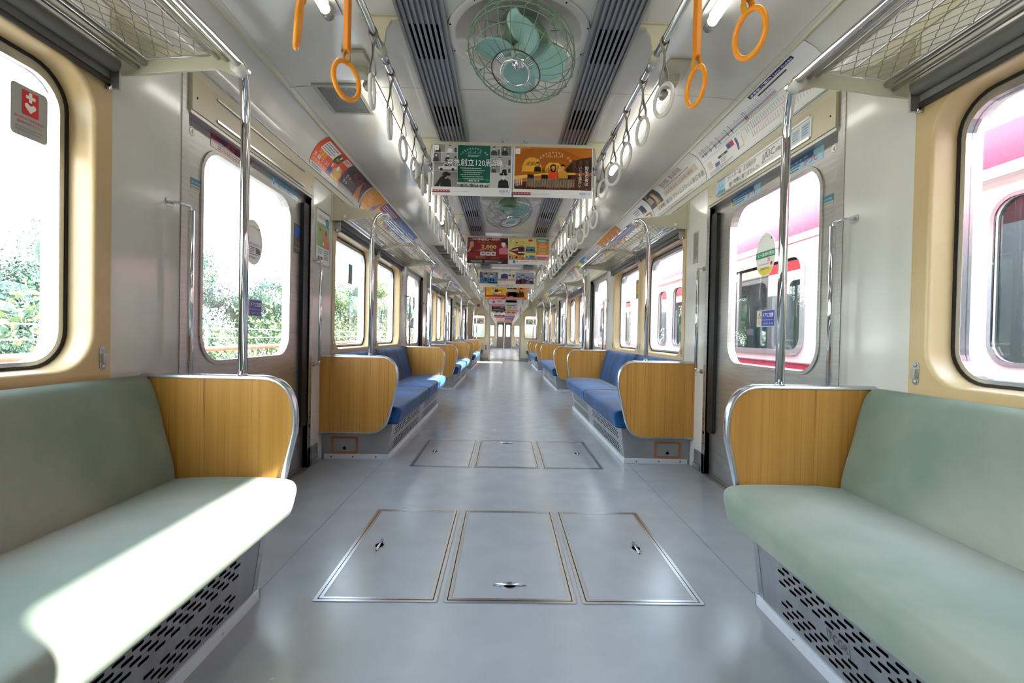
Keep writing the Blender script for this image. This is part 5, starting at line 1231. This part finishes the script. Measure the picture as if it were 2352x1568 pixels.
def tree(x, y, r0, zc, h, m, label, cat='tree', name='tree', trunk=True, nl=2600, seed=0):
    rnd = random.Random(seed); t = empty(name, (x, y, -1.1)); tag(t, label, cat, 'trees and bushes outside the left windows')
    mb = MB(); vs = []; fs = []; blobs = [(rnd.uniform(-.55, .55)*r0, rnd.uniform(-.6, .6)*r0, zc+rnd.uniform(-.5, .5)*h, r0*rnd.uniform(.35, .6)) for _ in range(9)]
    for i in range(nl):
        bx, by, bz, br = blobs[i % 9]; th = rnd.uniform(0, 6.283); ph = math.acos(rnd.uniform(-1, 1)); rr = br*rnd.uniform(.45, 1.06)
        c = Vector((bx+rr*math.sin(ph)*math.cos(th), by+rr*math.sin(ph)*math.sin(th), bz+rr*math.cos(ph)*h/r0))
        if c.z < .05: continue
        a = Vector((rnd.uniform(-1, 1), rnd.uniform(-1, 1), rnd.uniform(-1, 1))).normalized(); b = a.cross(Vector((rnd.uniform(-1, 1), rnd.uniform(-1, 1), rnd.uniform(-1, 1)))).normalized(); k = .034*rnd.uniform(.6, 1.3)*(1+max(0, y-12)*.04)
        o = len(vs); vs += [c-a*k, c+b*k*.5, c+a*k, c-b*k*.5]; fs.append((o, o+1, o+2, o+3))
    for bx, by, bz, br in blobs:
        mb.lathe([(0, -br*.5)]+[(br*.5*math.cos(R(a)), br*.5*math.sin(R(a))) for a in (-60, -30, 0, 30, 60)]+[(0, br*.5)], m, 10, Matrix.Translation((bx, by, bz)) @ Matrix.Diagonal((1, 1, h/r0, 1)))
    mb.add(vs, fs, m); mb.build('foliage', t)
    mb = MB(); mb.tube([(0, 0, 0), (.05, .02, zc*.5), (0, .05, zc)], [.12*r0*.5+.03, .09*r0*.5+.02, .03], noisy('bark', '#6d6154', '#85786a', 8, (.8, .9)), 8)
    for q in range(3): mb.tube([(0, .03, zc*.6), (blobs[q][0]*.6, blobs[q][1]*.6, blobs[q][2])], [.05, .015], MATS['bark'], 6)
    mb.build('trunk', t)
TR = [(-8.4, 8.4, 1.6, 2.1, 1.5, 0, 'dark bushy tree seen through the foreground left window'), (-8.2, 4.6, 1.1, 1.9, .8, 1, 'low yellow green tree at the left edge of the foreground window'), (-10.5, 13.6, 2.4, 3.0, 2.2, 2, 'large grey green tree seen through the near left door'),
      (-14.5, 20.0, 2.8, 4.2, 2.6, 0, 'tall dark tree to the right in the near left door window'), (-8.5, 21.5, 2.1, 2.6, 2.0, 1, 'yellow green tree at the foot of the tall dark one'), (-9, 27, 2.6, 3.2, 2.6, 2, 'grey green tree seen through the second left window'), (-10, 34, 3.0, 3.8, 3.0, 1, 'pale tree far along the line in the second left window'), (-9, 42, 3.0, 4.0, 3.2, 0, 'dark tree farthest along the line on the left'),
      (-7.0, 10.8, 1.2, 1.7, 1.1, 2, 'small grey green tree at the lower left of the near left door window'), (-8.6, 16.8, 1.8, 2.3, 1.6, 0, 'dark tree in the middle of the near left door window'), (-14.0, 29.0, 2.6, 3.4, 2.2, 2, 'grey green tree behind the post of the second left window')]
for i, (x, y, r0, zc, h, m, lab) in enumerate(TR): tree(x, y, r0, zc, h, LM[m], lab, seed=i+1, nl=13000 if (i < 4 or i > 7) else 6000)
rnd = random.Random(11); mb = MB(); vs = []; fs = []
for i in range(26000):
    y = rnd.uniform(-4, 44); top = 1.62+.28*math.sin(y*1.3)+.18*math.sin(y*3.1+1); c = Vector((-5.3+rnd.uniform(-.45, .45), y, rnd.uniform(.2, top)))
    a = Vector((rnd.uniform(-1, 1), rnd.uniform(-1, 1), rnd.uniform(-1, 1))).normalized(); b = a.cross(Vector((rnd.uniform(-1, 1), rnd.uniform(-1, 1), .3))).normalized(); k = .05*rnd.uniform(.6, 1.3)
    o = len(vs); vs += [c-a*k, c+b*k*.5, c+a*k, c-b*k*.5]; fs.append((o, o+1, o+2, o+3))
mb.add(vs, fs, LM[1]); o = mb.build('hedge', kind='stuff'); o.location = (0, 0, -1.1+.62); tag(o, 'long loose yellow green hedge behind the wire fence outside the left windows', 'hedge')
mb = MB(); mb.box((-1.4, 34.2, 0), (1.4, 34.3, 2.2), M_CREAM); mb.build('wall_end_beyond', kind='structure')
# houses beyond the trees
for i, (x, y, w_, d_, h_) in enumerate(((-24, 16, 8, 9, 4.2), (-28, 32, 9, 10, 5.0))):
    r = empty('house', (x, y, -1.1)); tag(r, 'pale house beyond the trees on the left, %s of two' % ('nearer' if i == 0 else 'farther'), 'house', 'houses on the left')
    mb = MB(); mb.box((-w_/2, -d_/2, 0), (w_/2, d_/2, h_), plain('pale render', '#c9c7c0', .8)); mb.build('walls', r)
    mb = MB(); mb.prism([(-w_/2-.4, h_), (w_/2+.4, h_), (0, h_+1.8)], lambda u, v, d: (u, d, v), -d_/2-.4, d_/2+.4, plain('grey roof tile', '#7f858c', .7)); mb.build('roof', r)
    for q in range(3):
        mb = MB(); mb.box((w_/2, -d_/2+1+q*2.6, h_*.5), (w_/2+.05, -d_/2+2.2+q*2.6, h_*.5+1.2), plain('house window', '#5b6b78', .2)); mb.build('window', r)
# neighbouring train on the right
TX = 2.36
t = empty('neighbouring_train', (TX, 0, 0)); tag(t, 'white commuter train with red bands standing on the next track to the right', 'train')
M_TW = plain('white train paint', '#e9e8e6', .25); M_TR_ = plain('crimson band', '#b84a62', .25)
M_TG = plain('dark train glass', '#16302f', .02, 0, 0, 1.0)
TD = [-3.37, 1.85, 7.07, 12.29]
TE = 14.72
def tfn(u, v, d): return (-d, u, v)
wins = []
for d in TD[:-1]: wins += [(d+2.0, d+4.28)]
wins.append((13.3, 14.3))
mb = MB()
def band(z0, z1, m): 
    hs = []
    mb.box((0, -8, z0), (.12, 32, z1), m)
holes = [rrect(a, .79, b, 1.6, .12, 6) for a, b in wins]
doorholes = [[(d-.66, -.02), (d+.66, -.02), (d+.66, 1.7), (d-.66, 1.7)] for d in TD]
mb.prism([(-8, .7), (TE, .7), (TE, 1.76), (-8, 1.76)], tfn, -.12, 0, M_TW, [h for h in holes]+[[(d-.66, .7001), (d+.66, .7001), (d+.66, 1.7), (d-.66, 1.7)] for d in TD])
ys = [-8]+[q for d in TD for q in (d-.66, d+.66)]+[TE]
for a, b in zip(ys[::2], ys[1::2]):
    mb.box((0, a, .655), (.12, b, .7), M_TR_); mb.box((0, a, -.35), (.12, b, .655), M_TW)
mb.box((0, -8, 1.76), (.12, TE, 1.955), M_TR_)
prof = [(0, 1.955), (.04, 1.985), (.3, 2.11), (.8, 2.34), (1.35, 2.44), (1.9, 2.34), (2.4, 2.11), (2.7, 1.955), (2.7, -.35), (2.6, -.35), (2.6, 1.9), (1.35, 2.38), (.12, 1.9)]
mb.prism(prof, lambda u, v, d: (u, d, v), -8, TE, plain('pale grey roof paint', '#c9c9c9', .4))
mb.box((-.012, -8, 1.7), (0, TE, 1.712), plain('drip rail', '#a9aab0', .4, .5)); mb.box((-.01, -8, .702), (0, TE, .71), plain('drip rail', '#a9aab0', .4, .5))
mb.prism([(0, -.35), (2.7, -.35), (2.7, 1.95), (1.35, 2.42), (0, 1.95)], lambda u, v, d: (u, TE+d, v), -.1, 0, M_TR_)
mb.build('body', t)
t2_ = empty('neighbouring_train', (TX, 15.85, 0)); tag(t2_, 'second coach of the neighbouring train, far along the right windows', 'train')
mb = MB(); mb.prism([(0, .7), (17.6, .7), (17.6, 1.76), (0, 1.76)], lambda u, v, d: (-d, u, v), -.12, 0, M_TW, [rrect(1.2+3.3*k, .79, 3.4+3.3*k, 1.6, .12, 6) for k in range(5)])
mb.box((0, 0, -.35), (.12, 17.6, .7), M_TW); mb.box((0, 0, 1.76), (.12, 17.6, 1.955), M_TR_); mb.prism(prof, lambda u, v, d: (u, d, v), 0, 17.6, MATS['pale grey roof paint'])
mb.prism([(0, -.35), (2.7, -.35), (2.7, 1.95), (1.35, 2.42), (0, 1.95)], lambda u, v, d: (u, d, v), 0, .1, M_TR_); mb.build('body', t2_)
for k in range(5): mb = MB(); mb.prism(rrect(1.2+3.3*k, .79, 3.4+3.3*k, 1.6, .12, 6), lambda u, v, d: (-d, u, v), -.05, -.044, M_TG); mb.build('pane', t2_)
for a, b in ((-4.5, -2.5), (2.1, 4.72)):  # unseen roof units, added; the longer one blocks sun beams to the benches
    mb = MB(); mb.box((.45, a, 2.2), (2.25, b, 2.82), plain('roof unit grey', '#bdbdbd', .5)); mb.build('added_roof_unit', t, bevel=.05)
for d in TD:
    for q in (-1, 1):
        x0, x1 = (d-.655, d-.006) if q < 0 else (d+.006, d+.655); mb = MB()
        W0 = rrect(x0+.13, .8, x1-.13, 1.6, .1, 6)
        mb.prism([(x0, -.02), (x1, -.02), (x1, 1.7), (x0, 1.7)], tfn, -.07, -.04, M_TW, [W0]); dl = mb.build('door_leaf', t)
        mb = MB(); mb.prism(rrect(x0+.11, .78, x1-.11, 1.62, .12, 6), tfn, -.045, -.032, M_ALU, [W0]); mb.build('window_frame', dl)
        mb = MB(); mb.prism(W0, tfn, -.062, -.056, M_TG); mb.build('pane', dl)
for a, b in wins:
    mb = MB(); mb.prism(rrect(a-.03, .76, b+.03, 1.63, .14, 6), tfn, -.01, .012, M_ALU, [rrect(a+.02, .81, b-.02, 1.58, .11, 6)]); f = mb.build('window_frame', t)
    mb = MB(); mb.box((.03, (a+b)/2-.02, .8), (.045, (a+b)/2+.02, 1.6), M_ALU); mb.build('mullion', f)
    mb = MB(); mb.prism(rrect(a, .79, b, 1.6, .12, 6), tfn, -.05, -.044, M_TG); mb.build('pane', f)
o = door_warn().build('warning_sticker', lambda u, v, d: (TX+.055-d, 2.05+.175-u, .965+v)); tag(o, 'pale blue door warning sticker on the neighbouring train window at the right edge', 'sticker')

# ------------------------------------------------------------------ light, camera
w = bpy.data.worlds.new('sky'); SC.world = w; w.use_nodes = True
bg = w.node_tree.nodes['Background']; n = w.node_tree.nodes; l = w.node_tree.links
tc = n.new('ShaderNodeTexCoord'); sx = n.new('ShaderNodeSeparateXYZ'); rp = n.new('ShaderNodeValToRGB')
l.new(tc.outputs['Generated'], sx.inputs[0]); l.new(sx.outputs['Z'], rp.inputs[0]); l.new(rp.outputs[0], bg.inputs[0])
e = rp.color_ramp.elements; e[0].position = 0; e[0].color = (.95, .97, 1, 1); e[1].position = .7; e[1].color = (.62, .78, 1, 1)
bg.inputs[1].default_value = SKY
sd = bpy.data.lights.new('sun', 'SUN'); sd.energy = SUN; sd.angle = R(.9); sd.color = (1, .96, .9)
so = bpy.data.objects.new('sun', sd); COL.objects.link(so); so.rotation_euler = Vector(SUNDIR).to_track_quat('-Z', 'Y').to_euler(); so.location = (-6, -3, 8)
cam = bpy.data.cameras.new('camera'); cam.sensor_width = 36; cam.lens = 1110/2352*36; cam.clip_start = .02; cam.clip_end = 300
co = bpy.data.objects.new('camera', cam); COL.objects.link(co)
co.location = (-.0385, 0, .883)
yaw, pitch, roll = R(1.009), R(-.723), R(1.146)
# looking along +Y: yaw to the right, pitch, then roll
Mx = Matrix.Rotation(-yaw, 4, 'Z') @ Matrix.Rotation(math.pi/2+pitch, 4, 'X') @ Matrix.Rotation(roll, 4, 'Z')
co.rotation_euler = Mx.to_euler(); SC.camera = co
cam.dof.use_dof = False
SC.view_settings.view_transform = 'Standard'; SC.view_settings.look = 'None'; SC.view_settings.gamma = 1; SC.view_settings.use_curve_mapping = False
SC.view_settings.exposure = EXPO
c = SC.cycles; c.use_denoising = True; c.max_bounces = 8; c.diffuse_bounces = 4; c.glossy_bounces = 5; c.transparent_max_bounces = 16; c.sample_clamp_indirect = 6; c.caustics_reflective = False; c.caustics_refractive = False; c.blur_glossy = .5
try: c.denoiser = 'OPENIMAGEDENOISE'
except Exception: pass
